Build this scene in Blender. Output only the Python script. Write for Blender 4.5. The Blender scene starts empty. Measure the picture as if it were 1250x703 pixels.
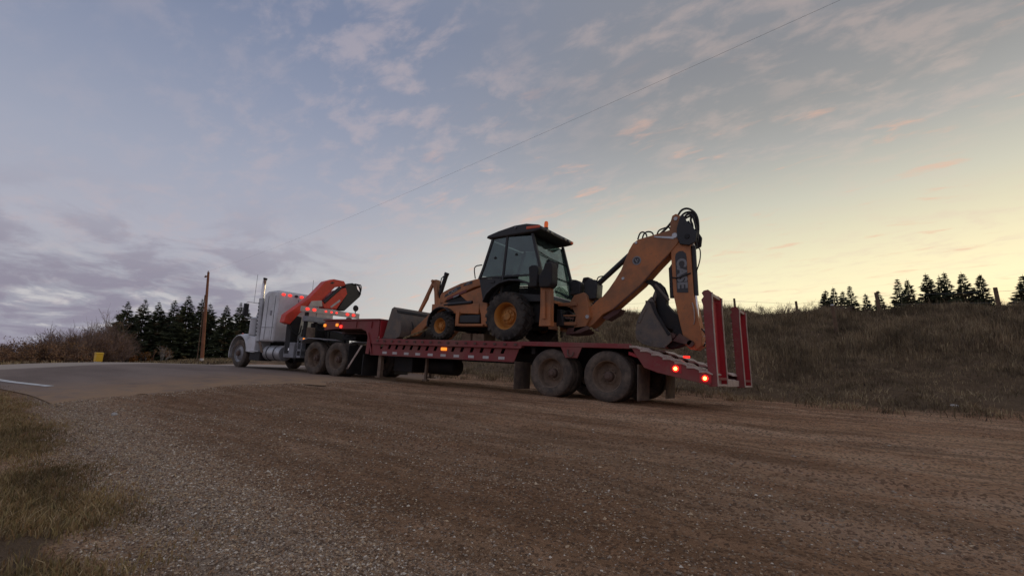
import bpy, bmesh, math, random
import numpy as np
from mathutils import Vector, Matrix, noise
random.seed(7); rng = np.random.default_rng(11)
sc = bpy.context.scene
COL = sc.collection
rad = math.radians

# ------------------------------------------------------------------ camera
cd = bpy.data.cameras.new('camera'); cam = bpy.data.objects.new('camera', cd); COL.objects.link(cam)
cd.sensor_width = 36.0; cd.lens = 36.0*600/1250; cd.clip_start = 0.05; cd.clip_end = 6000
CAM = Vector((4.2017, -9.5938, 0.6560))
M = Matrix(((0.82397, 0.04285, 0.56501, CAM.x), (0.56404, -0.15721, -0.81064, CAM.y), (0.05409, 0.98663, -0.15371, CAM.z), (0, 0, 0, 1)))
cam.matrix_world = M
sc.camera = cam
TILT = rad(4.6)          # true plumb leans this far towards -X: the truck stands on a grade

# ------------------------------------------------------------------ exposure
vs = sc.view_settings; vs.view_transform = 'Standard'; vs.look = 'None'; vs.exposure = 0.13; vs.gamma = 1.0; vs.use_curve_mapping = False

# ------------------------------------------------------------------ sky
SUN_AZ = (0.20, 0.98)     # direction on the ground towards the sunset glow
w = bpy.data.worlds.new('World'); sc.world = w; w.use_nodes = True
nt = w.node_tree; N = nt.nodes; LK = nt.links; N.clear()
def nd(tree, typ, **kw):
    n = tree.nodes.new(typ)
    for k, v in kw.items(): setattr(n, k, v)
    return n
def mth(tree, op, a, b=None, c=None, clamp=False):
    n = tree.nodes.new('ShaderNodeMath'); n.operation = op; n.use_clamp = clamp
    for i, q in enumerate((a, b, c)):
        if q is None: continue
        if isinstance(q, (int, float)): n.inputs[i].default_value = q
        else: tree.links.new(q, n.inputs[i])
    return n.outputs[0]
def sstep(tree, v, a, b, lo=0.0, hi=1.0):
    n = tree.nodes.new('ShaderNodeMapRange'); n.interpolation_type = 'SMOOTHSTEP'
    tree.links.new(v, n.inputs['Value']); n.inputs['From Min'].default_value = a; n.inputs['From Max'].default_value = b
    n.inputs['To Min'].default_value = lo; n.inputs['To Max'].default_value = hi
    return n.outputs['Result']
def ramp(tree, v, stops, interp='EASE'):
    n = tree.nodes.new('ShaderNodeValToRGB'); cr = n.color_ramp; cr.interpolation = interp
    while len(cr.elements) < len(stops): cr.elements.new(0.5)
    for e, (p, c) in zip(cr.elements, stops): e.position = p; e.color = (*c, 1) if len(c) == 3 else c
    if v is not None: tree.links.new(v, n.inputs[0])
    return n.outputs[0]
def mixc(tree, f, a, b, mode='MIX'):
    n = tree.nodes.new('ShaderNodeMix'); n.data_type = 'RGBA'; n.blend_type = mode
    for sock, q in ((n.inputs[0], f), (n.inputs[6], a), (n.inputs[7], b)):
        if isinstance(q, (int, float)): sock.default_value = q
        elif isinstance(q, tuple): sock.default_value = (*q, 1)
        else: tree.links.new(q, sock)
    return n.outputs[2]
tc = nd(nt, 'ShaderNodeTexCoord')
vr = nd(nt, 'ShaderNodeVectorRotate', rotation_type='Y_AXIS'); vr.inputs['Angle'].default_value = TILT
LK.new(tc.outputs['Generated'], vr.inputs['Vector'])
sep = nd(nt, 'ShaderNodeSeparateXYZ'); LK.new(vr.outputs[0], sep.inputs[0])
dx, dy, dz = sep.outputs
hl = mth(nt, 'MAXIMUM', mth(nt, 'SQRT', mth(nt, 'ADD', mth(nt, 'MULTIPLY', dx, dx), mth(nt, 'MULTIPLY', dy, dy))), 0.02)
az = mth(nt, 'DIVIDE', mth(nt, 'ADD', mth(nt, 'MULTIPLY', dx, SUN_AZ[0]), mth(nt, 'MULTIPLY', dy, SUN_AZ[1])), hl)   # cos of azimuth from glow
el = mth(nt, 'MAXIMUM', dz, 0.0)
sky = nd(nt, 'ShaderNodeTexSky', sky_type='NISHITA', sun_disc=False)
sky.sun_elevation = rad(2.0); sky.sun_rotation = math.atan2(SUN_AZ[0], SUN_AZ[1]); sky.air_density = 1.0; sky.dust_density = 2.0; sky.ozone_density = 2.0
LK.new(vr.outputs[0], sky.inputs[0])
warm = ramp(nt, el, [(0.0, (1.0, 0.82, 0.40)), (0.15, (1.02, 0.93, 0.60)), (0.20, (0.92, 0.85, 0.57)), (0.26, (0.76, 0.72, 0.53)), (0.31, (0.63, 0.62, 0.51)), (0.40, (0.42, 0.42, 0.40)), (0.46, (0.33, 0.33, 0.325)), (0.54, (0.265, 0.27, 0.285)), (0.70, (0.25, 0.26, 0.30)), (1.0, (0.29, 0.30, 0.34))], 'LINEAR')
cool = ramp(nt, el, [(0.0, (0.27, 0.25, 0.32)), (0.08, (0.34, 0.33, 0.40)), (0.16, (0.37, 0.37, 0.43)), (0.25, (0.44, 0.44, 0.51)), (0.38, (0.36, 0.385, 0.48)), (0.50, (0.275, 0.31, 0.42)), (0.62, (0.20, 0.24, 0.355)), (1.0, (0.27, 0.29, 0.36))], 'LINEAR')
azg = mth(nt, 'ADD', az, mth(nt, 'MAXIMUM', mth(nt, 'SUBTRACT', 0.38, el), 0.0))
g = sstep(nt, azg, 0.30, 1.0)
mid = ramp(nt, el, [(0.0, (0.74, 0.69, 0.60)), (0.15, (0.70, 0.68, 0.62)), (0.25, (0.62, 0.61, 0.575)), (0.31, (0.54, 0.54, 0.525)), (0.40, (0.38, 0.39, 0.41)), (0.50, (0.285, 0.30, 0.34)), (0.65, (0.24, 0.26, 0.32)), (1.0, (0.29, 0.30, 0.34))], 'LINEAR')
base = mixc(nt, g, cool, mixc(nt, sstep(nt, az, 0.55, 0.98), mid, warm))
nish = mixc(nt, 1.0, sky.outputs[0], (0.10, 0.10, 0.10), 'MULTIPLY')
base = mixc(nt, 0.10, base, nish)
# clouds: a thin broken sheet seen in perspective, plus low bands away from the glow
inv = mth(nt, 'DIVIDE', 1.0, mth(nt, 'ADD', el, 0.13))
cx = mth(nt, 'MULTIPLY', dx, inv); cy = mth(nt, 'MULTIPLY', dy, inv)
cmb = nd(nt, 'ShaderNodeCombineXYZ'); LK.new(cx, cmb.inputs[0]); LK.new(cy, cmb.inputs[1])
def cloudnoise(scale, detail, rough, dist, rot=0.0, sxy=(1, 1), off=(0, 0, 0)):
    mp = nd(nt, 'ShaderNodeMapping'); mp.inputs['Rotation'].default_value = (0, 0, rot); mp.inputs['Scale'].default_value = (sxy[0], sxy[1], 1); mp.inputs['Location'].default_value = off
    LK.new(cmb.outputs[0], mp.inputs[0])
    n = nd(nt, 'ShaderNodeTexNoise'); n.inputs['Scale'].default_value = scale; n.inputs['Detail'].default_value = detail; n.inputs['Roughness'].default_value = rough; n.inputs['Distortion'].default_value = dist
    LK.new(mp.outputs[0], n.inputs['Vector']); return n.outputs[0]
c1 = cloudnoise(6.3, 8, 0.6, 0.2, 0.5, (1, 1.5), (3.1, 1.2, 0))
c2 = cloudnoise(0.9, 4, 0.55, 0.0, 0.2, (1, 1), (7.7, 4.2, 0))
cov = mth(nt, 'MULTIPLY', sstep(nt, c1, 0.44, 0.68), sstep(nt, c2, 0.34, 0.58, 0.12, 1.0))
lowfade = sstep(nt, el, 0.02, 0.16)
cov1 = mth(nt, 'MULTIPLY', mth(nt, 'MULTIPLY', cov, lowfade), sstep(nt, g, 0.75, 0.1, 0.26, 0.50))
ccol = mixc(nt, g, (0.45, 0.395, 0.43), (0.72, 0.53, 0.45))
base = mixc(nt, cov1, base, ccol)
# salmon wisps in the glow
c4 = cloudnoise(5.0, 7, 0.58, 0.25, -0.35, (0.8, 2.0), (2.3, 5.1, 0))
cov4 = mth(nt, 'MULTIPLY', mth(nt, 'MULTIPLY', sstep(nt, c4, 0.57, 0.76), sstep(nt, el, 0.05, 0.14)), mth(nt, 'MULTIPLY', sstep(nt, g, 0.15, 0.6), sstep(nt, el, 0.62, 0.40, 0, 0.55)))
base = mixc(nt, cov4, base, (0.80, 0.45, 0.32))
# low mauve bands
c3 = cloudnoise(3.0, 9, 0.6, 0.4, 0.35, (1.0, 1.0), (0.4, 5.5, 0))
cov3 = mth(nt, 'MULTIPLY', sstep(nt, c3, 0.42, 0.60), mth(nt, 'MULTIPLY', sstep(nt, el, 0.36, 0.14), sstep(nt, g, 0.55, 0.02, 0, 0.9)))
gap = mth(nt, 'MULTIPLY', mth(nt, 'MULTIPLY', sstep(nt, c3, 0.46, 0.34), sstep(nt, g, 0.65, 0.1, 0, 0.55)), mth(nt, 'MULTIPLY', sstep(nt, el, 0.26, 0.10), sstep(nt, el, 0.0, 0.05)))
base = mixc(nt, gap, base, (0.72, 0.69, 0.66))
base = mixc(nt, cov3, base, (0.255, 0.235, 0.30))
below = sstep(nt, dz, -0.12, -0.01)
base = mixc(nt, below, (0.08, 0.07, 0.07), base)
bg = nd(nt, 'ShaderNodeBackground'); LK.new(base, bg.inputs[0]); bg.inputs[1].default_value = 0.98
wo = nd(nt, 'ShaderNodeOutputWorld'); LK.new(bg.outputs[0], wo.inputs[0])

# ------------------------------------------------------------------ sun (just above the skyline, behind the bank)
sl = bpy.data.lights.new('sun', 'SUN'); sl.energy = 0.25; sl.angle = rad(10); sl.color = (1.0, 0.74, 0.45)
so = bpy.data.objects.new('sun', sl); COL.objects.link(so)
sd = Vector((SUN_AZ[0], SUN_AZ[1], math.tan(rad(3.0)))).normalized()
so.rotation_euler = sd.to_track_quat('Z', 'Y').to_euler(); so.location = (10, 40, 30)

# ================================================================== helpers
def newmat(name):
    m = bpy.data.materials.new(name); m.use_nodes = True
    t = m.node_tree; return m, t, t.nodes['Principled BSDF']
def paint(name, col, rough=0.5, dirt=(0.10, 0.075, 0.055), amount=0.5, scale=3.0, metal=0.0, bump=0.0, spec=0.5, fine=0.25):
    m, t, b = newmat(name)
    geo = nd(t, 'ShaderNodeNewGeometry')
    n1 = nd(t, 'ShaderNodeTexNoise'); n1.inputs['Scale'].default_value = scale; n1.inputs['Detail'].default_value = 7; n1.inputs['Roughness'].default_value = 0.65
    t.links.new(geo.outputs['Position'], n1.inputs['Vector'])
    n2 = nd(t, 'ShaderNodeTexNoise'); n2.inputs['Scale'].default_value = scale*9; n2.inputs['Detail'].default_value = 4; n2.inputs['Roughness'].default_value = 0.7
    t.links.new(geo.outputs['Position'], n2.inputs['Vector'])
    f = mth(t, 'MULTIPLY', sstep(t, n1.outputs[0], 0.36, 0.68), amount)
    f2 = mth(t, 'MULTIPLY', sstep(t, n2.outputs[0], 0.48, 0.72), amount*fine*2)
    f = mth(t, 'MAXIMUM', f, f2, clamp=True)
    c = mixc(t, f, tuple(col), tuple(dirt))
    t.links.new(c, b.inputs['Base Color'])
    r = mth(t, 'ADD', mth(t, 'MULTIPLY', f, 0.35), rough, clamp=True); t.links.new(r, b.inputs['Roughness'])
    b.inputs['Metallic'].default_value = metal; b.inputs['Specular IOR Level'].default_value = spec
    if bump:
        bp = nd(t, 'ShaderNodeBump'); bp.inputs['Strength'].default_value = bump; bp.inputs['Distance'].default_value = 0.01
        t.links.new(n2.outputs[0], bp.inputs['Height']); t.links.new(bp.outputs[0], b.inputs['Normal'])
    return m
def emit(name, col, strength, base=(0.1, 0.01, 0.01)):
    m, t, b = newmat(name); b.inputs['Base Color'].default_value = (*base, 1); b.inputs['Roughness'].default_value = 0.2
    b.inputs['Emission Color'].default_value = (*col, 1); b.inputs['Emission Strength'].default_value = strength
    return m
def glassmat(name, tint, refl=0.12):
    m, t, b = newmat(name); t.nodes.remove(b)
    tr = nd(t, 'ShaderNodeBsdfTransparent'); tr.inputs[0].default_value = (*tint, 1)
    gl = nd(t, 'ShaderNodeBsdfGlossy'); gl.inputs['Roughness'].default_value = 0.06; gl.inputs[0].default_value = (0.8, 0.9, 0.9, 1)
    df = nd(t, 'ShaderNodeBsdfDiffuse'); df.inputs[0].default_value = (0.16, 0.19, 0.18, 1)
    fr = nd(t, 'ShaderNodeFresnel'); fr.inputs[0].default_value = 1.5
    f = mth(t, 'ADD', mth(t, 'MULTIPLY', fr.outputs[0], 0.8), refl, clamp=True)
    mx = nd(t, 'ShaderNodeMixShader'); t.links.new(f, mx.inputs[0]); t.links.new(tr.outputs[0], mx.inputs[1]); t.links.new(gl.outputs[0], mx.inputs[2])
    geo = nd(t, 'ShaderNodeNewGeometry'); n1 = nd(t, 'ShaderNodeTexNoise'); n1.inputs['Scale'].default_value = 4; n1.inputs['Detail'].default_value = 5
    t.links.new(geo.outputs['Position'], n1.inputs['Vector'])
    mx2 = nd(t, 'ShaderNodeMixShader'); t.links.new(sstep(t, n1.outputs[0], 0.35, 0.75, 0.02, 0.22), mx2.inputs[0]); t.links.new(mx.outputs[0], mx2.inputs[1]); t.links.new(df.outputs[0], mx2.inputs[2])
    t.links.new(mx2.outputs[0], t.nodes['Material Output'].inputs[0]); return m
DUST = (0.26, 0.19, 0.14)
MT = dict(
    red=paint('trailer_red_paint', (0.27, 0.030, 0.030), 0.5, (0.25, 0.13, 0.10), 0.65, 1.3, fine=0.45),
    redbright=paint('brightened_red_paint', (0.46, 0.022, 0.03), 0.4, (0.26, 0.10, 0.09), 0.25, 2.0),  # brighter trailer red; on the gooseneck step it paints in sky light
    reddark=paint('dull_red_oxide', (0.10, 0.035, 0.03), 0.7, DUST, 0.5, 2.5),
    craner=paint('crane_red_orange', (0.85, 0.06, 0.028), 0.4, (0.2, 0.06, 0.03), 0.35, 2.0),
    white=paint('white_truck_paint', (0.82, 0.81, 0.80), 0.28, (0.40, 0.35, 0.30), 0.5, 1.1, fine=0.35),
    silver=paint('dirty_aluminium', (0.55, 0.55, 0.55), 0.35, (0.25, 0.22, 0.2), 0.45, 2.0, metal=0.6),
    chrome=paint('chrome', (0.8, 0.8, 0.8), 0.12, (0.4, 0.36, 0.33), 0.25, 5.0, metal=1.0),
    orange=paint('machine_orange_paint', (0.56, 0.20, 0.065), 0.5, (0.26, 0.145, 0.085), 0.75, 1.7, fine=0.4, bump=0.08),
    orangerim=paint('yellow_orange_rim_paint', (0.55, 0.22, 0.035), 0.5, (0.18, 0.10, 0.05), 0.45, 4.0),
    black=paint('black_plastic', (0.018, 0.018, 0.02), 0.45, (0.075, 0.065, 0.055), 0.4, 3.0),
    blackmat=paint('black_steel', (0.012, 0.012, 0.013), 0.65, (0.06, 0.045, 0.035), 0.5, 3.0),
    rubber=paint('dusty_rubber', (0.085, 0.07, 0.058), 0.9, (0.23, 0.175, 0.13), 0.75, 5.0, spec=0.25),
    rubberdark=paint('tractor_tyre_rubber', (0.04, 0.036, 0.033), 0.9, (0.14, 0.115, 0.09), 0.65, 4.0, spec=0.25),
    flap=paint('mud_flap_rubber', (0.13, 0.10, 0.08), 0.85, (0.32, 0.24, 0.17), 0.7, 3.0, spec=0.3),
    hub=paint('rusty_hub_steel', (0.14, 0.085, 0.06), 0.65, (0.09, 0.06, 0.045), 0.6, 8.0),
    rim=paint('brown_dusty_rim', (0.24, 0.165, 0.11), 0.65, (0.08, 0.055, 0.04), 0.6, 5.0),
    rimlight=paint('grey_rim', (0.32, 0.31, 0.31), 0.4, (0.14, 0.12, 0.11), 0.6, 5.0, metal=0.3),
    steel=paint('worn_bucket_steel', (0.12, 0.108, 0.096), 0.6, (0.27, 0.20, 0.145), 0.8, 3.2, metal=0.15, bump=0.4, fine=0.5),
    cream=paint('worn_cream_steel', (0.56, 0.44, 0.36), 0.55, (0.22, 0.12, 0.09), 0.45, 6.0),
    grey=paint('grey_box_paint', (0.33, 0.33, 0.34), 0.5, (0.14, 0.12, 0.11), 0.5, 2.5),
    barplate=paint('cream_light_bar_plate', (0.66, 0.58, 0.50), 0.45, (0.3, 0.22, 0.18), 0.4, 3.0),
    tape=paint('reflective_tape', (0.62, 0.58, 0.55), 0.35, (0.25, 0.15, 0.13), 0.35, 6.0),
    wood=paint('weathered_wood', (0.33, 0.22, 0.14), 0.8, (0.14, 0.09, 0.06), 0.6, 5.0, bump=0.3),
    hose=paint('hydraulic_hose', (0.015, 0.015, 0.016), 0.5, (0.05, 0.04, 0.035), 0.3, 6.0),
    chain=paint('tie_down_chain', (0.35, 0.26, 0.12), 0.45, (0.12, 0.09, 0.06), 0.5, 8.0, metal=0.5),
    letter=paint('grey_lettering', (0.25, 0.255, 0.26), 0.5, (0.2, 0.15, 0.12), 0.35, 8.0),
    decal=paint('dark_decal', (0.05, 0.05, 0.055), 0.5, (0.12, 0.08, 0.05), 0.3, 6.0),
    stripe=paint('maroon_stripe', (0.20, 0.03, 0.025), 0.45, (0.16, 0.08, 0.05), 0.3, 6.0),
    pole=paint('treated_pole_wood', (0.30, 0.115, 0.055), 0.8, (0.17, 0.08, 0.045), 0.6, 1.2),
    post=paint('fence_post_wood', (0.20, 0.12, 0.07), 0.85, (0.10, 0.07, 0.05), 0.6, 4.0),
    wire=paint('galvanised_wire', (0.25, 0.25, 0.26), 0.5, (0.1, 0.09, 0.08), 0.3, 5.0, metal=0.4),
    yellow=paint('yellow_marker_plastic', (0.78, 0.46, 0.02), 0.5, (0.5, 0.3, 0.05), 0.3, 6.0),
    whitepl=paint('white_plastic', (0.7, 0.7, 0.68), 0.5, (0.35, 0.32, 0.28), 0.4, 6.0),
    stone=paint('pale_stone', (0.52, 0.48, 0.42), 0.8, (0.25, 0.2, 0.16), 0.5, 14.0),
    lampred=emit('lit_red_lamp', (1.0, 0.04, 0.03), 1.5),
    lampcore=emit('lit_bulb_core', (1.0, 0.42, 0.06), 9.0),
    lampamber=emit('lit_amber_lamp', (1.0, 0.28, 0.03), 1.15, (0.4, 0.1, 0.01)),
    tailred=emit('lit_tail_lamp', (1.0, 0.02, 0.012), 2.2),
    lampoff=paint('unlit_lamp', (0.10, 0.10, 0.11), 0.2, (0.1, 0.08, 0.07), 0.3, 6.0),
    beacon=emit('orange_beacon_lens', (1.0, 0.16, 0.02), 0.25, (0.65, 0.13, 0.02)),
    roofamber=emit('orange_roof_lamp', (1.0, 0.1, 0.02), 0.05, (0.42, 0.07, 0.02)),
    glass=glassmat('cab_glass', (0.66, 0.76, 0.72), 0.10),
    glassdark=glassmat('dark_side_glass', (0.36, 0.43, 0.43), 0.07),
    seat=paint('seat_cloth', (0.03, 0.03, 0.032), 0.9, (0.06, 0.05, 0.045), 0.4, 5.0),
)
ORI = {}
def link(o, parent=None, origin=None):
    COL.objects.link(o)
    if parent is not None:
        po = ORI[parent.name]; o.parent = parent
        og = Vector(origin) if origin is not None else po
        o.location = og - po; ORI[o.name] = og
    else:
        og = Vector(origin) if origin is not None else Vector((0, 0, 0)); o.location = og; ORI[o.name] = og
    return o
def tag(o, label=None, cat=None, group=None, kind=None):
    if label: o['label'] = label
    if cat: o['category'] = cat
    if group: o['group'] = group
    if kind: o['kind'] = kind
    return o
def thing(name, label, cat, loc, group=None):
    o = bpy.data.objects.new(name, None); o.empty_display_size = 0.2
    return tag(link(o, None, loc), label, cat, group)
class MB:
    """Collects shapes given as (s, t, z): s forward along the trailer (= -X), t away from the camera side (= Y)."""
    def __init__(self): self.v = []; self.f = []
    def add(self, vs_, fs):
        k = len(self.v); self.v += [tuple(p) for p in vs_]; self.f += [tuple(i+k for i in q) for q in fs]; return self
    def box(self, s0, s1, t0, t1, z0, z1):
        return self.add([(a, b, c) for a in (s0, s1) for b in (t0, t1) for c in (z0, z1)], [(0, 1, 3, 2), (4, 6, 7, 5), (0, 4, 5, 1), (2, 3, 7, 6), (0, 2, 6, 4), (1, 5, 7, 3)])
    def prism(self, poly, t0, t1):
        n = len(poly)
        return self.add([(a, t0, b) for a, b in poly]+[(a, t1, b) for a, b in poly], [tuple(range(n)), tuple(range(2*n-1, n-1, -1))]+[(i, n+i, n+(i+1) % n, (i+1) % n) for i in range(n)])
    def prismT(self, poly, s0, s1):
        n = len(poly)
        return self.add([(s0, a, b) for a, b in poly]+[(s1, a, b) for a, b in poly], [tuple(range(n)), tuple(range(2*n-1, n-1, -1))]+[(i, n+i, n+(i+1) % n, (i+1) % n) for i in range(n)])
    def cyl(self, p0, p1, r0, r1=None, n=12):
        r1 = r0 if r1 is None else r1; a = Vector(p0); b = Vector(p1); d = (b-a).normalized(); u = d.orthogonal().normalized(); q = d.cross(u)
        ring = lambda c, r: [c+(u*math.cos(6.28318*i/n)+q*math.sin(6.28318*i/n))*r for i in range(n)]
        return self.add(ring(a, r0)+ring(b, r1), [(i, (i+1) % n, n+(i+1) % n, n+i) for i in range(n)]+[tuple(range(n)), tuple(range(2*n-1, n-1, -1))])
    def tube(self, pts, r, n=6, smooth=0):
        P = [Vector(p) for p in pts]
        for _ in range(smooth):
            Q = [P[0]]
            for a, b in zip(P, P[1:]): Q += [a*.75+b*.25, a*.25+b*.75]
            P = Q+[P[-1]]
        vs_ = []; fs = []; u = None
        for i, p in enumerate(P):
            d = (P[min(i+1, len(P)-1)]-P[max(i-1, 0)]).normalized()
            u = d.orthogonal().normalized() if u is None else (u-d*u.dot(d)).normalized()
            q = d.cross(u); rr = r[i] if isinstance(r, (list, tuple)) else r
            vs_ += [p+(u*math.cos(6.28318*k/n)+q*math.sin(6.28318*k/n))*rr for k in range(n)]
        m = len(P)
        for i in range(m-1):
            fs += [(i*n+k, i*n+(k+1) % n, (i+1)*n+(k+1) % n, (i+1)*n+k) for k in range(n)]
        fs += [tuple(range(n)), tuple(range((m-1)*n, m*n))]
        return self.add(vs_, fs)
    def lathe(self, prof, c=(0, 0, 0), n=32, axis='t'):
        vs_ = []; m = len(prof)
        for i in range(n):
            a = 6.283185*i/n; ca, sa = math.cos(a), math.sin(a)
            for r, y in prof:
                if axis == 't': vs_.append((c[0]+r*ca, c[1]+y, c[2]+r*sa))
                elif axis == 'z': vs_.append((c[0]+r*ca, c[1]+r*sa, c[2]+y))
                else: vs_.append((c[0]+y, c[1]+r*ca, c[2]+r*sa))
        fs = [(i*m+j, i*m+j+1, ((i+1) % n)*m+j+1, ((i+1) % n)*m+j) for i in range(n) for j in range(m-1)]
        return self.add(vs_, fs)
    def plate(self, quad, th):   # a pane through four (or more) points with thickness along its normal
        P = [Vector(p) for p in quad]; nn = (P[1]-P[0]).cross(P[2]-P[0]).normalized()*th; n = len(P)
        return self.add(P+[p+nn for p in P], [tuple(range(n)), tuple(range(2*n-1, n-1, -1))]+[(i, n+i, n+(i+1) % n, (i+1) % n) for i in range(n)])
    def mesh(self, name, o=(0, 0, 0), sharp=38):
        me = bpy.data.meshes.new(name); o = Vector(o)
        me.from_pydata([(-p[0]-o.x, p[1]-o.y, p[2]-o.z) for p in self.v], [], self.f)
        bm = bmesh.new(); bm.from_mesh(me); bmesh.ops.remove_doubles(bm, verts=bm.verts, dist=1e-5); bmesh.ops.recalc_face_normals(bm, faces=bm.faces); bm.to_mesh(me); bm.free()
        me.shade_smooth(); me.set_sharp_from_angle(angle=rad(sharp)); return me
    def build(self, name, mat, parent=None, bevel=0.0, origin=None, seg=2):
        og = Vector(origin) if origin is not None else (ORI[parent.name] if parent is not None else Vector((0, 0, 0)))
        me = self.mesh(name, og); me.materials.append(MT[mat] if isinstance(mat, str) else mat)
        ob = bpy.data.objects.new(name, me); link(ob, parent, og)
        if bevel:
            b = ob.modifiers.new('bevel', 'BEVEL'); b.width = bevel; b.segments = seg; b.limit_method = 'ANGLE'; b.angle_limit = rad(35); b.harden_normals = False
        return ob
def copy_part(o, parent, offset=(0, 0, 0), rz=0.0):
    """Copy a part with its sub-parts onto a parent (plain object copies, shared meshes)."""
    c = o.copy(); COL.objects.link(c); c.parent = parent; c.location = Vector(offset); c.rotation_euler = (0, 0, rz)
    for ch in o.children:
        d = ch.copy(); COL.objects.link(d); d.parent = c
    return c
def text_mesh(txt, size, parent, name, mat, origin, xdir, ydir, extrude=0.004, bold=0.0, shear=0.0, spacing=1.0):
    cu = bpy.data.curves.new(name, 'FONT'); cu.body = txt; cu.size = size; cu.extrude = extrude; cu.offset = bold; cu.shear = shear; cu.align_x = 'CENTER'; cu.align_y = 'CENTER'; cu.resolution_u = 4; cu.space_character = spacing
    tmp = bpy.data.objects.new(name+'_tmp', cu); COL.objects.link(tmp)
    dg = bpy.context.evaluated_depsgraph_get(); dg.update()
    me = bpy.data.meshes.new_from_object(tmp.evaluated_get(dg)); bpy.data.objects.remove(tmp); bpy.data.curves.remove(cu)
    X = Vector(xdir).normalized(); Y = Vector(ydir).normalized(); Z = X.cross(Y)
    og = ORI[parent.name]
    mm = Matrix(((X.x, Y.x, Z.x, origin[0]-og.x), (X.y, Y.y, Z.y, origin[1]-og.y), (X.z, Y.z, Z.z, origin[2]-og.z), (0, 0, 0, 1)))
    me.transform(mm); me.materials.clear(); me.materials.append(MT[mat])
    return link(bpy.data.objects.new(name, me), parent)

# ================================================================== terrain
def smn(a, b, v):
    u = np.clip((v-a)/(b-a), 0, 1); return u*u*(3-2*u)
def terr(x, y):
    x = np.asarray(x, float); y = np.asarray(y, float)
    z = -0.62*smn(-1.2, -10.5, y)
    d = np.maximum(0, -15-x); near = smn(0, 1, (30+1.3*np.maximum(0, -72-x)-y)/(36+1.3*np.maximum(0, -72-x)))
    z = z-(0.080*d*d/(d+14))*(0.2+0.8*near)
    F = smn(-42, -12, x); u = np.clip((y-4.3)/14., 0, 1)
    z = z+F*(3.85*(0.25*u+0.75*u*u*(3-2*u))-0.004*np.maximum(0, y-18.3))
    return z+F*0.10*smn(3.6, 4.6, y)*(1-smn(5, 8, y))
def tz(x, y): return float(terr(x, y))
def grow(a, step, ratio, end):
    out = []; 
    while abs(a) < end: step *= ratio; a += step; out.append(a)
    return out
xs = np.array(sorted([-v for v in grow(9, .09, 1.07, 900)]+list(np.arange(-9, 9.01, 0.085))+grow(9, .09, 1.07, 900)))
ys = np.array(sorted([-v for v in grow(10.2, .09, 1.12, 500)]+list(np.arange(-10.2, 4.5, 0.065))+list(np.arange(4.5, 20, 0.22))+grow(20, .25, 1.10, 1100)))
X, Y = np.meshgrid(xs, ys); nx, ny = len(xs), len(ys)
edge_x = lambda y: -6.55-0.35*np.sin(y*0.9)+0.25*np.sin(y*2.3+1)-0.06*np.maximum(0, y+1)**2     # where gravel ends and asphalt starts
Z = terr(X, Y)
lot = smn(-7.2, -6.2, X-0*Y)*smn(4.6, 3.8, Y)*smn(16, 10, np.abs(X))
bn = np.zeros_like(Z); fine = np.zeros_like(Z); ridge = np.zeros_like(Z); big = np.zeros_like(Z)
mask = (np.abs(X) < 31) & (Y > -12) & (Y < 22)
idx = np.argwhere(mask)
for i, j in idx:
    x, y = X[i, j], Y[i, j]
    bn[i, j] = noise.noise((x*0.35, y*1.1, 3.3))*0.6+noise.noise((x*1.6, y*3.0, 8.1))*0.4
    big[i, j] = noise.noise((x*0.33, y*0.28, 5.5))+0.5*noise.noise((x*0.9, y*0.6, 1.5))
    ridge[i, j] = noise.noise((x*0.55+0.3*y, y*4.6, 2.2))+0.6*noise.noise((x*1.5, y*9.0, 6.2))
    fine[i, j] = noise.noise((x*7, y*7, 1.0))
def rut(y0, w_, amp, ph): return -amp*np.exp(-((Y-(y0+0.10*np.sin(X*0.35+ph)))/w_)**2)+0.4*amp*np.exp(-((Y-(y0+2.2*w_+0.10*np.sin(X*0.35+ph)))/w_)**2)
ruts = rut(3.0, .16, .035, 0)+rut(2.1, .18, .03, 1)+rut(1.0, .16, .02, 2)+rut(-2.4, .25, .028, .7)+rut(-4.4, .25, .028, 2.1)+rut(-5.7, .2, .02, .2)
Z = Z+lot*(0.035*bn+0.014*fine+0.024*ridge+1.6*ruts)+(1-lot)*smn(4.2, 5.5, Y)*smn(30, 22, np.abs(X))*(0.22*bn+0.08*fine+0.30*big)
verge_edge = lambda x: np.interp(x, [-14, -12, -9, -5, -2.3, 0, 1, 1.6, 8], [-7.2, -6.95, -7.1, -7.6, -8.0, -8.2, -8.32, -9.0, -14])-0.10*np.sin(np.asarray(x)*1.9)-0.07*np.sin(np.asarray(x)*4.7)    # grass lies on the near side of this
vg = smn(0.1, -0.5, Y-verge_edge(X))*smn(-14, -10, X)
Z = Z+vg*(0.05*bn+0.02*fine)
def gz(x, y):      # height of the finished ground sheet, bilinear
    x = np.asarray(x, float); y = np.asarray(y, float)
    i = np.clip(np.searchsorted(xs, x)-1, 0, nx-2); j = np.clip(np.searchsorted(ys, y)-1, 0, ny-2)
    u = np.clip((x-xs[i])/(xs[i+1]-xs[i]), 0, 1); v = np.clip((y-ys[j])/(ys[j+1]-ys[j]), 0, 1)
    return Z[j, i]*(1-u)*(1-v)+Z[j, i+1]*u*(1-v)+Z[j+1, i]*(1-u)*v+Z[j+1, i+1]*u*v
def tz(x, y): return float(gz(x, y))
me = bpy.data.meshes.new('ground')
fa = [(a, a+1, a+nx+1, a+nx) for r in range(ny-1) for a in range(r*nx, r*nx+nx-1)]
me.from_pydata(np.stack([X.ravel(), Y.ravel(), Z.ravel()], 1).tolist(), [], fa); me.shade_smooth()
def attr(name, arr):
    a = me.attributes.new(name, 'FLOAT', 'POINT'); a.data.foreach_set('value', np.ascontiguousarray(arr, dtype=np.float32).ravel())
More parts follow.
